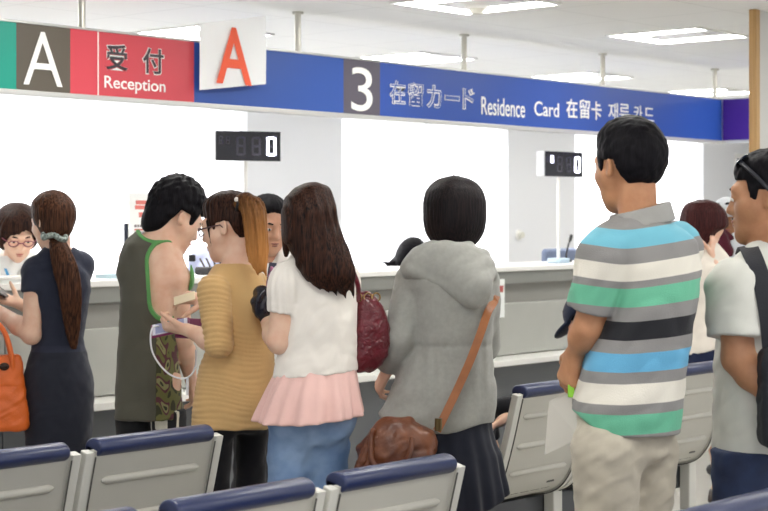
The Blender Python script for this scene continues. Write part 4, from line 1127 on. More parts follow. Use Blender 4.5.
# black bag held in front
c = f.V(264, 303, .20)
e = empty('plastic_bag', tuple(RM @ Vector((*c,))), 'small crumpled black bag with pink ties held in front of the white blouse woman', 'bag', ROOTZ)
fn = wrinkle(ell((0, 0, 0), (.045, .05, .065)), .012, (21, 19, 15), 2)
surf('bag_body', fn, (-.08, -.08, -.1), (.08, .08, .1), .004, mat('black_plastic_film', '1c1b26', .25, bump=.5, bscale=40), e)
fn = wrinkle(cap((.015, -.02, .03), (.03, -.02, .12), .016, .010), .006, (30, 24, 20), 2)
surf('ties', fn, (-.04, -.08, -.0), (.08, .05, .16), .004, mat('pink_tie', 'b0688a', .5, col2='4a2c48', vscale=60), e)

# ---- 5: grey hoodie --------------------------------------------------------------------------
f = Fig('woman in grey hoodie and navy skirt with black bob, brown bag at her hip', 443, 5.6, H=1.6, phi=4, head=(454, 211.5, .03), yaw=4, pitch=8, skinm=SK_L, hs=1.0)
f.nb = f.V(450, 258, 0)
f.sh['L'] = f.V(414, 283, 0); f.sh['R'] = f.V(480, 283, .0)
f.el['L'] = f.V(400, 336, -.045); f.wr['L'] = f.V(387, 370, .03); f.hand['L'].update(d=dirv(-.35, .4, -.8), n=dirv(.8, .2, -.3), curl=.7)
f.el['R'] = f.V(485, 345, .12); f.wr['R'] = f.V(455, 360, .27)
f.body(.005); f.face(H_BLK); f.shoes('2a2422')
rows = f.rows([(249, 434, 468, .07, -.01), (255, 421, 478, .09, -.01), (263, 410, 486, .11), (280, 403, 492, .13), (300, 411, 495, .138), (325, 413, 494, .134), (345, 411, 493, .13), (365, 402, 494, .138), (385, 393, 495, .15), (405, 384, 495, .156), (418, 377, 494, .16), (429, 378, 493, .155)])
d = U(.02, stack(rows, 2.5, rnd=.01, fold=[(5, .018, 1, .8, 1.2), (9, .012, 2, .8, 1.2)]), f.shoulders(.02))
sl = U(.012, cut(f.arm('L', .026, .022, .012), limb_cut(f, 'L', 'f', .93)), cut(f.arm('R', .026, .02, .014), limb_cut(f, 'R', 'f', .93)))
d = U(.014, d, sl)
zw = f.V(0, 344)[2]; d_ = wrinkle(wrinkle(d, .007, (6.5, 6.5, 5.5), 7), .0025, (16, 16, 12), 1)
def d(p):
    dz = p[:, 2]-zw; g = np.where(dz < 0, np.clip(1+dz/.22, 0, 1), np.clip(1-dz/.05, 0, 1))
    return d_(p)+(.0055*np.exp(-(dz/.009)**2)+.0035*g*np.sin(p[:, 0]*120+2*np.sin(p[:, 0]*37+1)))*np.clip((-p[:, 1]-.02)/.05, 0, 1)*np.clip((p[:, 0]-f.V(412, 340)[0])/.02, 0, 1)
d = cut(d, lambda p: f.V(0, 425)[2]-.08*(p[:, 0])-p[:, 2]-.03*np.cos(p[:, 0]*14+.9), .004)
ap = f.V(478, 300, -.135)
fan = [cap(f.V(x, y, F), ap+V3(dx, 0, dz), .026, .020) for x, y, F, dx, dz in ((409, 268, -.07, -.01, .0), (416, 258, -.075, -.02, .02), (428, 251, -.08, -.03, .03), (442, 249, -.085, -.02, .05), (458, 250, -.085, -.01, .06), (474, 255, -.08, 0, .06), (486, 265, -.07, .005, .02))]
rim = [cap(f.V(*a), f.V(*b), .03, .03) for a, b in (((408, 270, -.05), (418, 256, -.04)), ((418, 256, -.04), (434, 249, -.045)), ((434, 249, -.045), (466, 249, -.045)), ((466, 249, -.045), (482, 258, -.04)), ((482, 258, -.04), (489, 274, -.05)))]
hoodo = U(.02, U(.055, *fan), U(.012, *rim), cap(f.V(411, 270, -.095), f.V(476, 302, -.155), .014, .012), cap(f.V(476, 302, -.155), f.V(487, 272, -.09), .012, .014))
hoodo = wrinkle(hoodo, .007, (6, 6, 9), 9)
neckhole = cap(f.nb+V3(0, 0, -.03)+.0*f.fw, f.nb+V3(0, .01, .14), .058, .07)
d = minus(d, neckhole, .006)
lo, hi = f.bounds(); lo -= .05; hi += .03
M_h = mat('hoodie_grey', '989892', .9, bump=.35, bscale=450, var=.05, vscale=60, sheen=.2)
f.piece('hoodie', d, M_h, V3(lo[0], lo[1], .7), hi, .005)
f.piece('hood', minus(hoodo, neckhole, .006), M_h, f.V(395, 320, 0)-V3(0, .3, 0), f.V(505, 235, 0)+V3(0, .2, 0), .005)
rows = f.rows([(405, 402, 490, .14), (425, 404, 492, .15), (445, 402, 497, .16), (449, 402, 499, .162), (452, 399, 501, .165), (470, 397, 504, .175), (490, 395, 508, .18), (505, 396, 509, .18)])
sk = stack(rows, 2.3, rnd=.005, fold=[(21, .045, .3, .4, .85), (11, .05, 1.4, .4, .8)])
sk = cut(sk, lambda p: f.V(0, 498)[2]+.0-p[:, 2]-.03*np.sin(p[:, 0]*17), .004)
f.piece('skirt', sk, cloth('navy_skirt', '1b1e2a', var=.1), V3(-.4, -.35, .35), V3(.4, .35, .9), .006)
f.trousers(cloth('black_tights', '141318'), .75, (.003, .003, .003), .1)
bob = stack([(-.14, .0, -.022, .045, .05), (-.122, .0, -.018, .066, .072), (-.10, 0, -.014, .086, .09), (-.07, 0, -.01, .101, .108), (-.03, 0, -.008, .108, .118), (.02, 0, -.008, .108, .122), (.06, 0, -.006, .1, .116), (.09, 0, -.004, .083, .095), (.112, 0, 0, .055, .065), (.124, 0, 0, .02, .03)], 2.2, rnd=.012)
bob = minus(bob, ell((0, .14, -.055), (.062, .1, .125)), .01)
f.hair(grooves(lambda p: bob(p)+.0012*noise3(p, (60, 60, 12), 1)+.004*np.sin(np.arctan2(p[:, 0], p[:, 1])*5+1), 40, .0007), hairmat('soft_black', '0e0c10', '221a1a'), vox=.004)
P5 = f; RM = f.root.matrix_basis
c = f.V(400, 443, -.225)
bg = empty('shoulder_bag', tuple(RM @ Vector((*c,))), 'brown leather shoulder bag hanging at the hip of the woman in the grey hoodie', 'bag', ROOTZ+R(-8))
M_br = mat('brown_leather', '522a18', .42, bump=.5, bscale=60, col2='74401f', vscale=12)
s_ = 1/f.s()
def br(py, xl, xr, dep): return (-(py-443)*s_, ((xl+xr)/2-400)*s_, 0, (xr-xl)/2*s_, dep)
fn = stack([br(420, 380, 412, .03), br(426, 374, 432, .05), br(440, 368, 436, .075), br(455, 362, 437, .082), br(475, 364, 436, .075), br(485, 372, 430, .05)], 3, rnd=.02)
fn_ = wrinkle(wrinkle(fn, .012, (10, 9, 8), 4), .006, (24, 20, 18), 8); fn = lambda p: fn_(p @ roty(R(11)))
surf('bag_body', fn, (-.2, -.13, -.2), (.2, .13, .12), .005, M_br, bg)
MB().tube(spline([(-.085, -.075, .03), (-.075, -.10, -.05), (-.02, -.105, -.075), (.04, -.10, -.03), (.05, -.085, .03)]), .0085, 8).build('handle', M_br, bg, True)
for i, (x, z) in enumerate(((-.10, .0), (-.118, -.03), (-.088, -.02))):
    surf('tassel', wrinkle(cap((x+.02, -.06, z+.045), (x-.01, -.07, z-.05), .010, .016), .004, (90, 60, 20), i), (x-.06, -.12, z-.11), (x+.07, 0, z+.08), .004, M_br, bg)
MB().cyl((.128, -.02, .045), (.128, -.02, .085), .012, 14).build('strap_buckle', mat('buckle_bronze', '6b5a3c', .3, metal=.9), bg, True)
sp = [Vector(f.V(*q))-Vector(c) for q in ((437, 431, -.20), (446, 413, -.19), (458, 388, -.176), (470, 361, -.168), (480, 335, -.155), (488, 312, -.125), (494.5, 301, -.07), (497, 293, .0), (493, 285, .07))]
M3 = Matrix.Rotation(R(8), 4, 'Z')
sp = [M3 @ q for q in sp]
bm_ = MB(); P = spline(sp, 6); rings = []
for i, p in enumerate(P):
    t = (P[min(i+1, len(P)-1)]-P[max(i-1, 0)]).normalized(); n = Vector((0, -1, 0)) if i < len(P)*.75 else Vector((.7, -.5, .2)); sd_ = t.cross(n).normalized(); n = sd_.cross(t).normalized()
    rings.append([bm_.bm.verts.new(p+sd_*a*.0135+n*b_*.003) for a, b_ in ((-1, -1), (1, -1), (1, 1), (-1, 1))])
for a, b_ in zip(rings, rings[1:]):
    for k in range(4): bm_.bm.faces.new((a[k], a[(k+1) % 4], b_[(k+1) % 4], b_[k]))
bm_.bm.faces.new(rings[0]); bm_.bm.faces.new(rings[-1][::-1])
bm_.build('strap', mat('strap_tan', '935626', .4, var=.1, vscale=30), bg)
# ---- 6: striped polo --------------------------------------------------------------------------
f = Fig('man in striped polo shirt and beige trousers with short black hair', 628, 4.57, H=1.735, phi=38, sex='m', head=(629, 166, .02), yaw=30, pitch=6, skinm=skin('warm', 'bf8c68', 'b27e5c'), hs=1.0, vox=.006, wide=.88, lean=(.04, .04))
f.neck = .88
f.nb = f.V(638, 231, -.01)
f.sh['L'] = f.V(605, 255, -.06); f.sh['R'] = f.V(676, 248, .12)
f.el['L'] = f.V(588, 328, -.03); f.wr['L'] = f.V(575.5, 352, .05); f.hand['L'].update(d=dirv(-.22, .3, -.9), n=dirv(.75, .5, -.2), curl=(.5, .6, .7, .8), thumb=.6)
f.el['R'] = f.V(660, 330, .26); f.wr['R'] = f.V(622, 374, .22); f.hand['R'].update(d=dirv(-1, .05, -.1), n=dirv(0, -.8, .5), curl=.6)
f.body(.005); f.face(H_BLK); f.shoes('3a302a')
rows = f.rows([(217, 626, 655, .06, -.01), (222, 614, 668, .088, 0), (230, 601, 684, .115, .01), (243, 594, 696, .135, .02), (262, 597, 699.5, .145, .02), (285, 602, 698.5, .148, .02), (310, 600, 695, .148, .02), (340, 590, 690.5, .145, .02), (370, 581, 686, .145, .02), (395, 574.5, 683, .15, .02), (412, 572, 681.5, .153, .02), (436, 571, 680, .153, .02)])
d = U(.02, stack(rows, 2.4, rnd=.008, fold=[(4, .015, 2, .9, 1.3)]), f.shoulders(.012))
arm_ = U(.01, cut(f.arm('L', .028, .03), limb_cut(f, 'L', 'u', .78)), cut(f.arm('R', .026, .028), limb_cut(f, 'R', 'u', .78)))
d = wrinkle(U(.012, d, arm_), .0065, (13, 13, 9), 3)
neckhole = cap(f.nb-V3(0, 0, .05), f.hp(0, -.03, -.09), .068, .068)
d = minus(d, neckhole, .004)
zc = f.V(0, 431)[2]
d = cut(d, lambda p: zc+.05*np.clip((p[:, 0]+.085)/-.06, -0.05, 1.2)-p[:, 2], .003)
x0 = f.V(619, 280)[0]
def stripes(P):
    w = np.clip((P[:, 2]-1.02)/.30, 0, 1)
    back = P[:, 1] < .25
    dx = np.sqrt((P[:, 0]-x0)**2+.0009)-.03
    return P[:, 2]-.16*dx*w-.10*np.clip(P[:, 0]-x0, 0, 1)*(1-w)*.6
zz = lambda y: float(CAMH-(y-HORY)/f.s())
ZS = lambda y, w=None: (zz(y)-.5)
base = '8a8886'
bands = [(434.5, '8f8d8a'), (430, '68b795'), (411, base), (400, 'e2ddd0'), (381, base), (370, '62a9cf'), (352, base), (338.5, '14151c'), (320, base), (307, '68b795'), (288.5, base), (281, 'e2ddd0'), (264.5, base), (249, '6fb6c9'), (231, base)]
stops = [(0, base)]+[(float(np.clip(zz(y)-.5, 0, 1)), c) for y, c in bands]
m_pol = ramp_mat('polo_stripes', 'st', stops, bump=.35)
lo, hi = f.bounds()
f.piece('polo_shirt', d, m_pol, lo+V3(0, 0, .75), hi, .005, attr={'st': lambda P: stripes(P)-.5})
# collar
co = lambda p: np.abs(cap(f.V(643, 236, -.0), f.V(640, 190, .015), .094, .066)(p)-.002)-.006
cz0, cz1 = f.V(640, 224.5)[2], f.V(640, 203.5)[2]
co = cut(cut(co, lambda p: f.V(618, 230)[2]+.18*(p[:, 0]-f.V(618, 226)[0])-p[:, 2], .003), lambda p: p[:, 2]-f.V(620, 213)[2]-.24*(p[:, 0]-f.V(620, 213)[0]), .004)
f.piece('collar', co, cloth('polo_collar', '9b9a96'), f.nb-V3(.16, .16, .06), f.nb+V3(.16, .16, .18), .004)
m_bei = cloth('beige_trousers', 'bdb5a4', var=.05)
rl = f.rows([(511, 583, 655, .11), (470, 579, 664, .135), (450, 577, 671, .145), (420, 576, 675, .145), (405, 577, 674, .14)])
f.hip['L'] = f.V(606, 440, -.05); f.hip['R'] = f.V(646, 440, .07)
for s, x in (('L', 607), ('R', 640)):
    f.kn[s] = f.V(x, 560, -.03 if s == 'L' else .10); f.an[s] = V3(f.kn[s][0], f.kn[s][1]+.02, .085)
k = f.k
fn = U(.03, stack(f.rows([(462, 580, 664, .11, .02), (450, 578, 668, .12, .025), (430, 577, 672, .122, .03), (410, 578, 672, .115, .03), (398, 584, 670, .10, .03)]), 2.4, rnd=.04), cap(f.hip['L']-V3(0, 0, .03), f.kn['L'], .098, .080), cap(f.hip['R']-V3(0, 0, .03), f.kn['R'], .094, .078), cap(f.kn['L'], f.an['L'], .080, .07), cap(f.kn['R'], f.an['R'], .078, .07))
fn = wrinkle(fn, .006, (16, 16, 22), 11)
fn = cut(cut(fn, plane((0, 0, zz(402)), (0, 0, 1))), plane((0, 0, .07), (0, 0, -1)))
f.piece('trousers', fn, m_bei, V3(-.3, -.3, .04), V3(.3, .35, 1.0), .007)
f.hair(short_hair(((-.14, -.062), (-.05, -.058), (-.036, .012), (.018, .018), (.026, -.028), (.046, -.028), (.056, .05), (.2, .056)), r=(.089, .112, .107), c=(0, -.018, .028), amp=.003, fr=130, top=.004), H_BLK, vox=.004)
P6 = f; RM = f.root.matrix_basis
# clear folder and lime strap in his hands
c = f.V(563, 418, .14)
e = empty('document_folder', tuple(RM @ Vector((*c,))), 'pale translucent document sleeve held by the man in the striped polo', 'folder', ROOTZ)
b = MB(); sv = [Vector(f.V(*q))-Vector(c) for q in ((574, 387, .14), (549, 401, .17), (544.5, 455, .17), (580, 438, .10), (582, 392, .12))]
vs = [b.bm.verts.new(v) for v in sv]; b.bm.faces.new(vs); bmesh.ops.solidify(b.bm, geom=b.bm.faces[:], thickness=.003)
b.build('sleeve', mat('folder_clear', 'd2cec4', .3, spec=.5), e)
e = empty('wrist_strap', tuple(RM @ Vector((*f.V(571, 391, .05),))), 'small lime green strap dangling from the clasped hands', 'strap', ROOTZ)
MB().box(-.009, .009, -.004, .004, -.018, .018, .003).build('band', mat('lime', '8fd23c', .5), e)

# ---- 7: man with sunglasses ---------------------------------------------------------------------
f = Fig('man in pale grey T-shirt and jeans with sunglasses pushed up on his head', 758, 4.8, H=1.665, phi=52, sex='m', wide=.84, head=(769, 198, .02), yaw=70, pitch=4, skinm=SK_R, hs=1.08, vox=.006)
f.armf = 1.2
f.nb = f.V(766, 256, .0)
f.sh['L'] = f.V(738, 289, -.09); f.sh['R'] = f.V(784, 275, .12)
f.el['L'] = f.V(738, 358, -.12); f.wr['L'] = f.V(778, 402, -.20); f.hand['L'].update(n=dirv(0, .8, .3), curl=.5)
f.el['R'] = f.V(785, 350, .18); f.wr['R'] = f.V(790, 395, .2)
f.body(.005); f.face(H_BLK, lip='9a5f50'); f.shoes('333338')
rows = f.rows([(250, 752, 790, .07), (256, 743, 797, .09), (266, 732, 800, .11), (285, 721, 803, .13), (310, 719, 804, .14), (340, 717, 804, .145), (380, 715.5, 803, .15), (420, 714, 802, .155), (453, 713, 801, .155)])
d = U(.02, stack(rows, 2.4, rnd=.008), f.shoulders(.012))
d = U(.012, d, cut(f.arm('L', .034, .04), limb_cut(f, 'L', 'u', .70)), cut(f.arm('R', .03, .034), limb_cut(f, 'R', 'u', .70)))
d = wrinkle(d, .006, (14, 14, 11), 8)
d = minus(d, cap(f.nb-V3(0, 0, .03), f.hp(0, -.03, -.08), .064, .066), .004)
lo, hi = f.bounds()
f.piece('t_shirt', d, cloth('grey_tee', 'd3d3cb', var=.04), lo+V3(0, 0, .75), hi, .005)
f.trousers(mat('denim_dark', '19233f', .8, bump=.4, bscale=500, col2='263659', vscale=8), f.V(0, 446)[2], (.026, .024, .02), .09, wr=.006)
f.hair(short_hair(((-.14, -.06), (-.05, -.058), (-.036, .016), (.018, .024), (.026, -.012), (.042, -.012), (.05, .052), (.2, .06)), r=(.085, .107, .102), amp=.003, fr=130), H_BLK, vox=.004)
P7 = f; RM = f.root.matrix_basis
e = empty('sunglasses', tuple(RM @ Vector((*f.hp(0, .06, .09),))), 'dark sunglasses resting on top of the head of the man at the right edge', 'sunglasses', ROOTZ)
o = Vector(f.hp(0, .06, .09))
b = MB()
for g in (-1, 1):
    b.tube([Vector(f.hp(*q))-o for q in ((g*.07, .055, .095), (g*.09, .02, .06), (g*.096, -.02, .012), (g*.09, -.04, -.008))], .0066, 8)
b.tube([Vector(f.hp(*q))-o for q in ((-.07, .055, .095), (-.03, .072, .108), (0, .076, .108), (.03, .072, .108), (.07, .055, .095))], .0066, 8)
b.build('frame', mat('frame_black', '1a1d26', .3), e, True)
for g in (-1, 1):
    b = MB(); b.ball(Vector(f.hp(g*.04, .062, .108))-o, 1, 14, M=Matrix((f.Rh @ rotx(R(50))).tolist()), sc=(.03, .005, .024)); b.build('lens', mat('lens_blue', '28303f', .08, coat=1), e, True)
def band(name, pts, w, th, m, parent, o, nrm):
    P = spline([Vector(q)-Vector(o) for q in pts], 8); bm_ = MB(); rings = []
    for i, p in enumerate(P):
        t = (P[min(i+1, len(P)-1)]-P[max(i-1, 0)]).normalized(); u = i/(len(P)-1)*(len(nrm)-1); j = min(int(u), len(nrm)-2)
        n = Vector(nrm[j]).lerp(Vector(nrm[j+1]), u-j); s_ = t.cross(n).normalized(); n = s_.cross(t).normalized()
        rings.append([bm_.bm.verts.new(p+s_*a*w/2+n*b_*th/2) for a, b_ in ((-1, -1), (1, -1), (1, 1), (-1, 1))])
    for a, b_ in zip(rings, rings[1:]):
        for k in range(4): bm_.bm.faces.new((a[k], a[(k+1) % 4], b_[(k+1) % 4], b_[k]))
    bm_.bm.faces.new(rings[0]); bm_.bm.faces.new(rings[-1][::-1])
    return bm_.build(name, m, parent)
c = f.V(790, 380, -.235)
bp = empty('messenger_bag', tuple(RM @ Vector((*c,))), 'black bag on a wide strap crossing the back of the man with sunglasses', 'bag', ROOTZ)
surf('bag_body', wrinkle(rbox((0, 0, -.05), (.085, .06, .14), .03), .005, (20, 20, 20), 2), (-.15, -.12, -.25), (.15, .12, .15), .006, mat('black_nylon', '1a1c24', .7, bump=.3), bp)
band('strap', [f.V(772, 352, -.185), f.V(769, 320, -.19), f.V(764, 290, -.18), f.V(757, 267, -.155), f.V(751, 252, -.10), f.V(747, 246, -.02), f.V(744, 252, .06)], .052, .005, MATS['black_nylon'], bp, c, [(-.1, -1, .1), (-.2, -1, .2), (-.2, -.6, .8), (-.2, 0, 1), (-.2, .4, .8)])

# ---- 8: woman on the phone ------------------------------------------------------------------------
f = Fig('woman with wine brown hair in cream top holding a phone to her face', 704, 8.35, H=1.565, phi=-25, head=(706, 222, .0), yaw=-62, pitch=18, skinm=SK_L, vox=.007)
f.sh['R'] = f.V(720, 262, -.02); f.sh['L'] = f.V(690, 262, .05)
f.el['R'] = f.V(723, 294, -.10); f.wr['R'] = f.V(713, 257, -.06); f.hand['R'].update(d=dirv(.05, .1, 1), n=dirv(-.8, .5, .2), curl=.25)
f.el['L'] = f.V(690, 300, .12); f.wr['L'] = f.V(700, 300, .3)
for s_, x_ in (('L', 718), ('R', 725)): f.kn[s_] = f.V(x_, 425, 0); f.an[s_] = V3(f.kn[s_][0], .0, .08)
f.body(.0055); f.face(H_BLK); f.shoes('3a2f2c')
d = U(.02, stack(f.rows([(250, 698, 714, .06), (256, 690, 722, .08), (275, 685, 727, .10), (310, 686, 727, .10), (345, 681, 728, .12), (358, 679, 728, .13)]), 2.3, rnd=.008, fold=[(8, .03, 0, .75, 1.1)]), f.shoulders(.01), cut(f.arm('R', .02, .018, .014), limb_cut(f, 'R', 'f', .75)), cut(f.arm('L', .02), limb_cut(f, 'L', 'f', .75)))
d = minus(wrinkle(d, .003, (20, 20, 14), 1), ell(f.nb+V3(0, 0, .08), (.07, .07, .075)))
d = cut(d, lambda p: f.V(0, 350)[2]+.22*(p[:, 0])-p[:, 2], .003)
lo, hi = f.bounds(); f.piece('blouse', d, cloth('cream_top', 'e6ded2', var=.03), lo, hi)
f.piece('skirt', stack(f.rows([(335, 682, 727, .1), (360, 680, 728, .125), (440, 678, 730, .13)]), 2.2, rnd=.006, fold=[(9, .03, 0, .5, .8)]), cloth('deep_navy_skirt', '1a2340'), V3(-.25, -.25, .25), V3(.25, .25, .95))
hs_ = stack(f.rows([(199.5, 696, 710, .05), (204, 686, 719, .08), (213, 681, 726, .10), (225, 679, 728, .10), (234, 680, 716, .09), (248, 684, 709, .07), (256, 689, 705, .05), (264, 694, 701, .02)]), 2.1, fold=[(13, .03, 0, 1.3, 1.6), (23, .02, 0, 1.3, 1.6)], rnd=.02)
f.hair(minus(hs_, f.H2(ell((0, .13, -.06), (.06, .1, .1))), .01), H_RED, lo=V3(-.2, -.2, 1.18), hi=V3(.2, .2, 1.6), local=False)
e = empty('smartphone', tuple(f.root.matrix_basis @ Vector((*f.V(711, 241, -.03),))), 'dark red phone held against the cheek of the wine haired woman', 'phone', ROOTZ)
MB().box(-.034, .034, -.005, .005, -.07, .07, .004, M=Matrix.Rotation(R(50), 4, 'Z') @ Matrix.Rotation(R(-12), 4, 'X')).build('phone_body', mat('phone_wine', '5a2030', .3), e)
# ---- 9: man in a white cap ---------------------------------------------------------------------------
f = Fig('man in pale grey cap and maroon collar behind the woman on the phone', 736, 9.3, H=1.6, phi=20, sex='m', head=(728, 219, 0), yaw=165, pitch=2, skinm=SK_R, vox=.008)
f.body(); f.face(H_BLK); f.shoes('333338')
d = U(.02, off(f.torso(), .02), f.shoulders(.016), cut(f.arm('L', .025), limb_cut(f, 'L', 'u', .8)), cut(f.arm('R', .025), limb_cut(f, 'R', 'u', .8)))
d = cut(minus(d, ell(f.nb+V3(0, 0, .09), (.07, .07, .08))), plane((0, 0, .84), (0, 0, -1)))
lo, hi = f.bounds(); f.piece('shirt', d, cloth('pale_blue_shirt', 'dfe3ea'), lo, hi)
f.piece('collar', wrinkle(cut(U(.02, cap(f.V(718, 232, -.1), f.V(727, 252, -.12), .035, .04), cap(f.V(722, 230, -.08), f.V(738, 246, -.08), .02, .03)), plane(f.V(725, 256, 0), (0, 0, -1))), .004), cloth('maroon', '5a1f30'), f.V(700, 270, -.3), f.V(755, 215, .1))
f.trousers(cloth('grey_trousers', '55565c'), .9)
f.hair(short_hair(r=(.08, .1, .088), c=(0, -.014, .02), top=-.02), H_BLK, vox=.006)
cp = lambda p: np.minimum(smax(ell((0, -.012, .042), (.094, .113, .088))(p), (.035-p[:, 2]), .008), smax(smax(ell((0, .10, .035), (.075, .09, .02))(p), -(p[:, 2]-.02)-.02, .005), .02-p[:, 1], .005))
f.hair(cp, cloth('cap_grey', 'c3c6ca'), ext=.24, vox=.006, name='cap')

# ---- 10: clerk with glasses ----------------------------------------------------------------------------
f = Fig('clerk with short dark hair and glasses in white shirt reading behind the counter', 12, 8.4, H=1.555, phi=188, lean=(.06, -.14), head=(17.5, 231, -.26), yaw=203, pitch=33, skinm=SK_L, vox=.006, hs=1.14)
f.nb = f.V(12.5, 261, -.12)
f.sh['R'] = f.V(-13, 276, -.10); f.sh['L'] = f.V(36, 276, -.10)
f.el['L'] = f.V(44, 318, .02); f.wr['L'] = f.V(30, 335, .02); f.el['R'] = f.V(-20, 318, .02); f.wr['R'] = f.V(-8, 335, .02)
f.body(.005); f.face(H_DBR, lip='b5655c'); f.shoes('222226')
d = U(.02, off(f.torso(), .018), f.shoulders(.014), cut(f.arm('L', .02), limb_cut(f, 'L', 'f', .5)), cut(f.arm('R', .02), limb_cut(f, 'R', 'f', .5)))
vn = U(.01, cap(f.nb+V3(0, 0, .09), f.nb+V3(0, -.04, .0), .066, .05), cap(f.nb+V3(0, -.06, .02), f.nb+V3(0, -.13, -.12), .05, .012))
d = minus(wrinkle(d, .003, (18, 18, 12), 2), vn, .004)
d = cut(d, plane((0, 0, .8), (0, 0, -1)))
lo, hi = f.bounds(); f.piece('shirt', d, cloth('white_shirt', 'f0efeb', var=.02), lo+V3(0, 0, .7), hi)
cl = cut(lambda p: np.abs(vn(p)-.008)-.006, lambda p: np.maximum(np.abs((p[:, 2]-f.nb[2])+.025)-.055, p[:, 1]-f.nb[1]-.04), .004)
f.piece('collar', cl, cloth('white_collar', 'f4f3f0', var=.01), f.nb-V3(.16, .2, .14), f.nb+V3(.16, .12, .1), .005)
f.trousers(cloth('dark_trousers', '2b2c34'), .86)
hb = stack([(-.085, 0, -.03, .088, .08), (-.05, 0, -.022, .1, .10), (.0, 0, -.012, .102, .115), (.05, 0, -.008, .098, .116), (.09, 0, -.004, .08, .094), (.116, 0, 0, .045, .055), (.124, 0, 0, .02, .03)], 2.2, rnd=.012)
hb = minus(hb, U(.01, ell((-.018, .13, -.035), (.058, .1, .105)), ell((.024, .13, -.04), (.05, .1, .088))), .008)
f.hair(grooves(hb, 30, .0018), H_DBR, vox=.0045)
glasses(f, mat('glasses_rose', '8c4a58', .3), w=.0026)
b = MB(); b.tube([f.V(4, 265, -.22), f.V(8, 275, -.31), f.V(9.5, 282, -.33), f.V(10, 300, -.33)], [.006, .008, .012, .012], 8, flat=.4); b.build('lanyard', mat('lanyard_blue', '3f8fc0', .6), f.root, True)
# ---- 11: officer in pale blue shirt -----------------------------------------------------------------------
f = Fig('clerk in pale blue uniform shirt, mostly hidden by the ponytailed woman', 224, 9.55, H=1.5, phi=165, sex='m', lean=(0, 0), head=(228, 222, -.05), yaw=185, pitch=35, skinm=SK_M, vox=.008)
f.body(); f.face(H_BLK); f.shoes('222226')
d = wrinkle(U(.02, off(f.torso(), .02), f.shoulders(.018), cut(f.arm('L', .025), limb_cut(f, 'L', 'u', .8)), cut(f.arm('R', .025), limb_cut(f, 'R', 'u', .8))), .004, (20, 20, 14))
d = cut(minus(d, ell(f.nb+V3(0, 0, .075), (.07, .07, .075))), plane((0, 0, .8), (0, 0, -1)))
lo, hi = f.bounds(); f.piece('shirt', d, cloth('uniform_blue', 'c3c9e6', var=.03), lo, hi)
f.trousers(MATS['cloth_dark_trousers'], .86); f.hair(short_hair(), H_BLK, vox=.007)
b = MB(); b.box(-.02, .02, -.012, .012, -.02, .02, .006); o = b.build('badge', MATS['black_plastic'], f.root); o.location = tuple(f.V(192, 258, -.16))
# ---- 12: bending clerk ---------------------------------------------------------------------------------------
f = Fig('seated clerk bent over the counter showing only black tied back hair', 409, 11.0, H=1.62, phi=172, lean=(.02, -.4), head=(414, 259, -.36), yaw=130, pitch=66, skinm=SK_L, sit=.54, vox=.008)
f.nb = f.V(410, 274, -.16)
for s_, x_ in (('L', 428), ('R', 392)): f.el[s_] = f.V(x_, 300, .05); f.wr[s_] = f.V(x_, 310, -.1)
f.body(); f.shoes('222226')
d = U(.02, off(f.torso(), .016), f.shoulders(.012), cut(f.arm('L', .02), limb_cut(f, 'L', 'f', .5)), cut(f.arm('R', .02), limb_cut(f, 'R', 'f', .5)))
lo, hi = f.bounds(); f.piece('blouse', d, MATS['cloth_white_shirt'], lo, hi)
f.trousers(MATS['cloth_dark_trousers'], .66)
hh = f.H2(grooves(short_hair(((-.14, -.08), (.0, -.08), (.03, -.03), (.05, .03), (.2, .04)), r=(.096, .125, .108), amp=.001), 26, .002))
pt = U(.01, cap(f.V(398, 262, -.36), f.V(390, 266, -.38), .045, .026), cap(f.V(392, 264.5, -.38), f.V(380.5, 261.5, -.40), .016, .004), cap(f.V(404, 262, -.36), f.V(399, 271, -.38), .05, .03))
f.hair(U(.02, hh, pt), H_BLK, lo=f.hc-V3(.3, .25, .22), hi=f.hc+V3(.22, .25, .2), local=False, vox=.006)
# ---- 13: far clerk glimpsed behind the striped man --------------------------------------------------------------
f = Fig('far clerk in dark vest, glimpsed behind the neck of the striped polo man', 627, 12.9, H=1.545, phi=150, sex='m', head=(628, 218, 0), yaw=160, pitch=10, skinm=SK_M, vox=.009)
f.body(); f.face(H_BLK); f.shoes('222226')
d = cut(minus(U(.02, off(f.torso(), .02), f.shoulders(.018), f.arm('L', .02), f.arm('R', .02)), ell(f.nb+V3(0, 0, .08), (.07, .07, .08))), plane((0, 0, .8), (0, 0, -1)))
lo, hi = f.bounds(); f.piece('vest', d, cloth('slate_vest', '3a404e'), lo, hi)
f.trousers(MATS['cloth_dark_trousers'], .86); f.hair(short_hair(r=(.09, .11, .106)), H_DBR, vox=.007)
# ---- 14: visitor facing the camera ---------------------------------------------------------------------------------
f = Fig('person in white shirt with dark shoulder strap facing the camera beyond the gold tunic', 270, 6.9, H=1.555, phi=195, head=(268, 225, -.02), yaw=206, pitch=14, skinm=SK_M, vox=.006)
f.sh['L'] = f.V(294, 275, -.02)
f.body(); f.face(H_BLK, lip='8a5348'); f.shoes('3a302a')
d = U(.02, off(f.torso(), .016), f.shoulders(.014), cut(f.arm('L', .02), limb_cut(f, 'L', 'u', .6)), cut(f.arm('R', .02), limb_cut(f, 'R', 'u', .6)))
d = minus(d, U(.01, ell(f.nb+V3(0, 0, .075), (.07, .07, .075)), cap(f.nb+V3(0, -.05, .03), f.nb+V3(.02, -.12, -.09), .045, .012)), .004)
d = cut(d, plane((0, 0, .78), (0, 0, -1)))
lo, hi = f.bounds(); f.piece('shirt', d, MATS['cloth_white_shirt'], lo, hi)
f.trousers(MATS['cloth_dark_trousers'], .85)
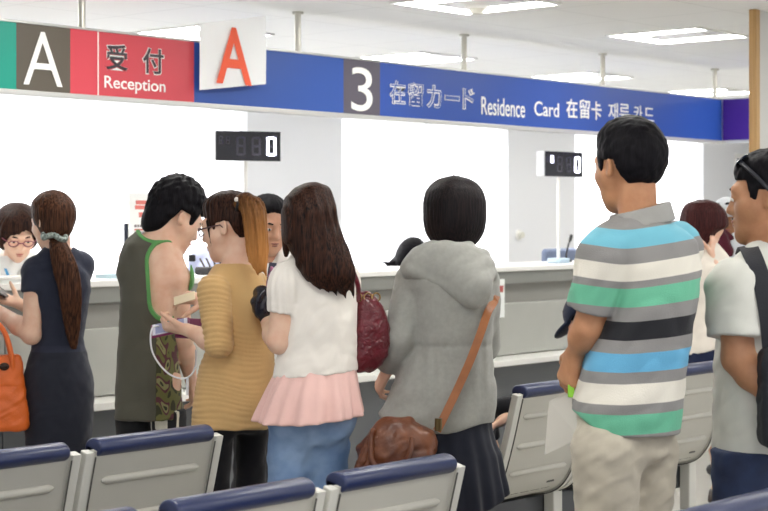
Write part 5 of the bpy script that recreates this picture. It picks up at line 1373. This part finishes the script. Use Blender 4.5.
f.hair(grooves(short_hair(((-.14, -.06), (-.05, -.055), (-.036, .01), (.02, .016), (.03, -.005), (.05, .03), (.056, .066), (.2, .07)), r=(.087, .106, .105), amp=.001, face=ell((.01, .125, .0), (.07, .082, .098))), 24, .0018), H_BLK)
band('shoulder_strap', [f.V(273, 263, -.12), f.V(271, 275, -.15), f.V(270, 295, -.165), f.V(269, 325, -.15)], .03, .006, mat('strap_dark', '24243a', .6), f.root, (0, 0, 0), [(0, -1, .3), (0, -1, 0)])
# ---- 15 and 16: people seated on the right hand bench --------------------------------------------------------------------
def at(px, x, y): return None
def seat_person(px, Z, **k): return Fig(k.pop('label'), px, Z, sit=.55, **k)
xw, yw = 6.10, 3.92
r_ = CA*xw-SA*yw; Zs = SA*xw+CA*yw
f = seat_person(384+FPX*r_/Zs, Zs, label='seated person in navy cap, mostly hidden behind the striped polo man', H=1.55, phi=49, sex='m', lean=(-.22, .20), skinm=SK_M, vox=.008, head=(588, 318, .22), yaw=58, pitch=42)
for s_, x_ in (('L', 612), ('R', 640)): f.el[s_] = f.V(x_, 385, .05); f.wr[s_] = f.V(x_+2, 398, .25)
f.nb = f.hc-V3(-.01, .04, .17)
f.body(); f.shoes('222226')
d = cut(minus(U(.02, off(f.torso(), .02), f.shoulders(.018), f.arm('L', .02), f.arm('R', .02)), ell(f.nb+V3(0, 0, .08), (.07, .07, .08))), plane((0, 0, .47), (0, 0, -1)))
lo, hi = f.bounds(); f.piece('jacket', d, cloth('dark_jacket', '20232e'), lo, hi)
f.trousers(MATS['cloth_dark_trousers'], .62); f.hair(short_hair(r=(.08, .1, .088), c=(0, -.014, .02), top=-.02), H_BLK, vox=.006)
f.hair(cp, cloth('cap_navy', '20283e'), ext=.24, vox=.005, name='cap')
xw, yw = 5.03, 3.93
r_ = CA*xw-SA*yw; Zs = SA*xw+CA*yw
f = Fig('small child seated on the bench, only a bare forearm showing beside the grey hoodie', 384+FPX*r_/Zs, Zs, H=.86, phi=49, sex='f', lean=(-.06, .28), skinm=SK_L, sit=.455, vox=.007, hs=.95)
f.hc = f.hc+V3(0, .02, -.09); f.nb = f.nb-V3(0, 0, .03)
f.sh['L'] = f.V(523, 402, .05); f.el['L'] = f.V(508, 417, .03); f.wr['L'] = f.V(491, 427.5, -.02)
f.body(); f.shoes('b0787a')
d = cut(minus(U(.02, off(f.torso(), .018), f.shoulders(.014), cut(f.arm('L', .014), limb_cut(f, 'L', 'u', .8)), cut(f.arm('R', .014), limb_cut(f, 'R', 'u', .8))), ell(f.nb+V3(0, 0, .05), (.05, .05, .05))), plane((0, 0, .43), (0, 0, -1)))
lo, hi = f.bounds(); f.piece('shirt', d, cloth('black_shirt', '17171c'), lo, hi)
f.hair(short_hair(), H_BLK, vox=.007)
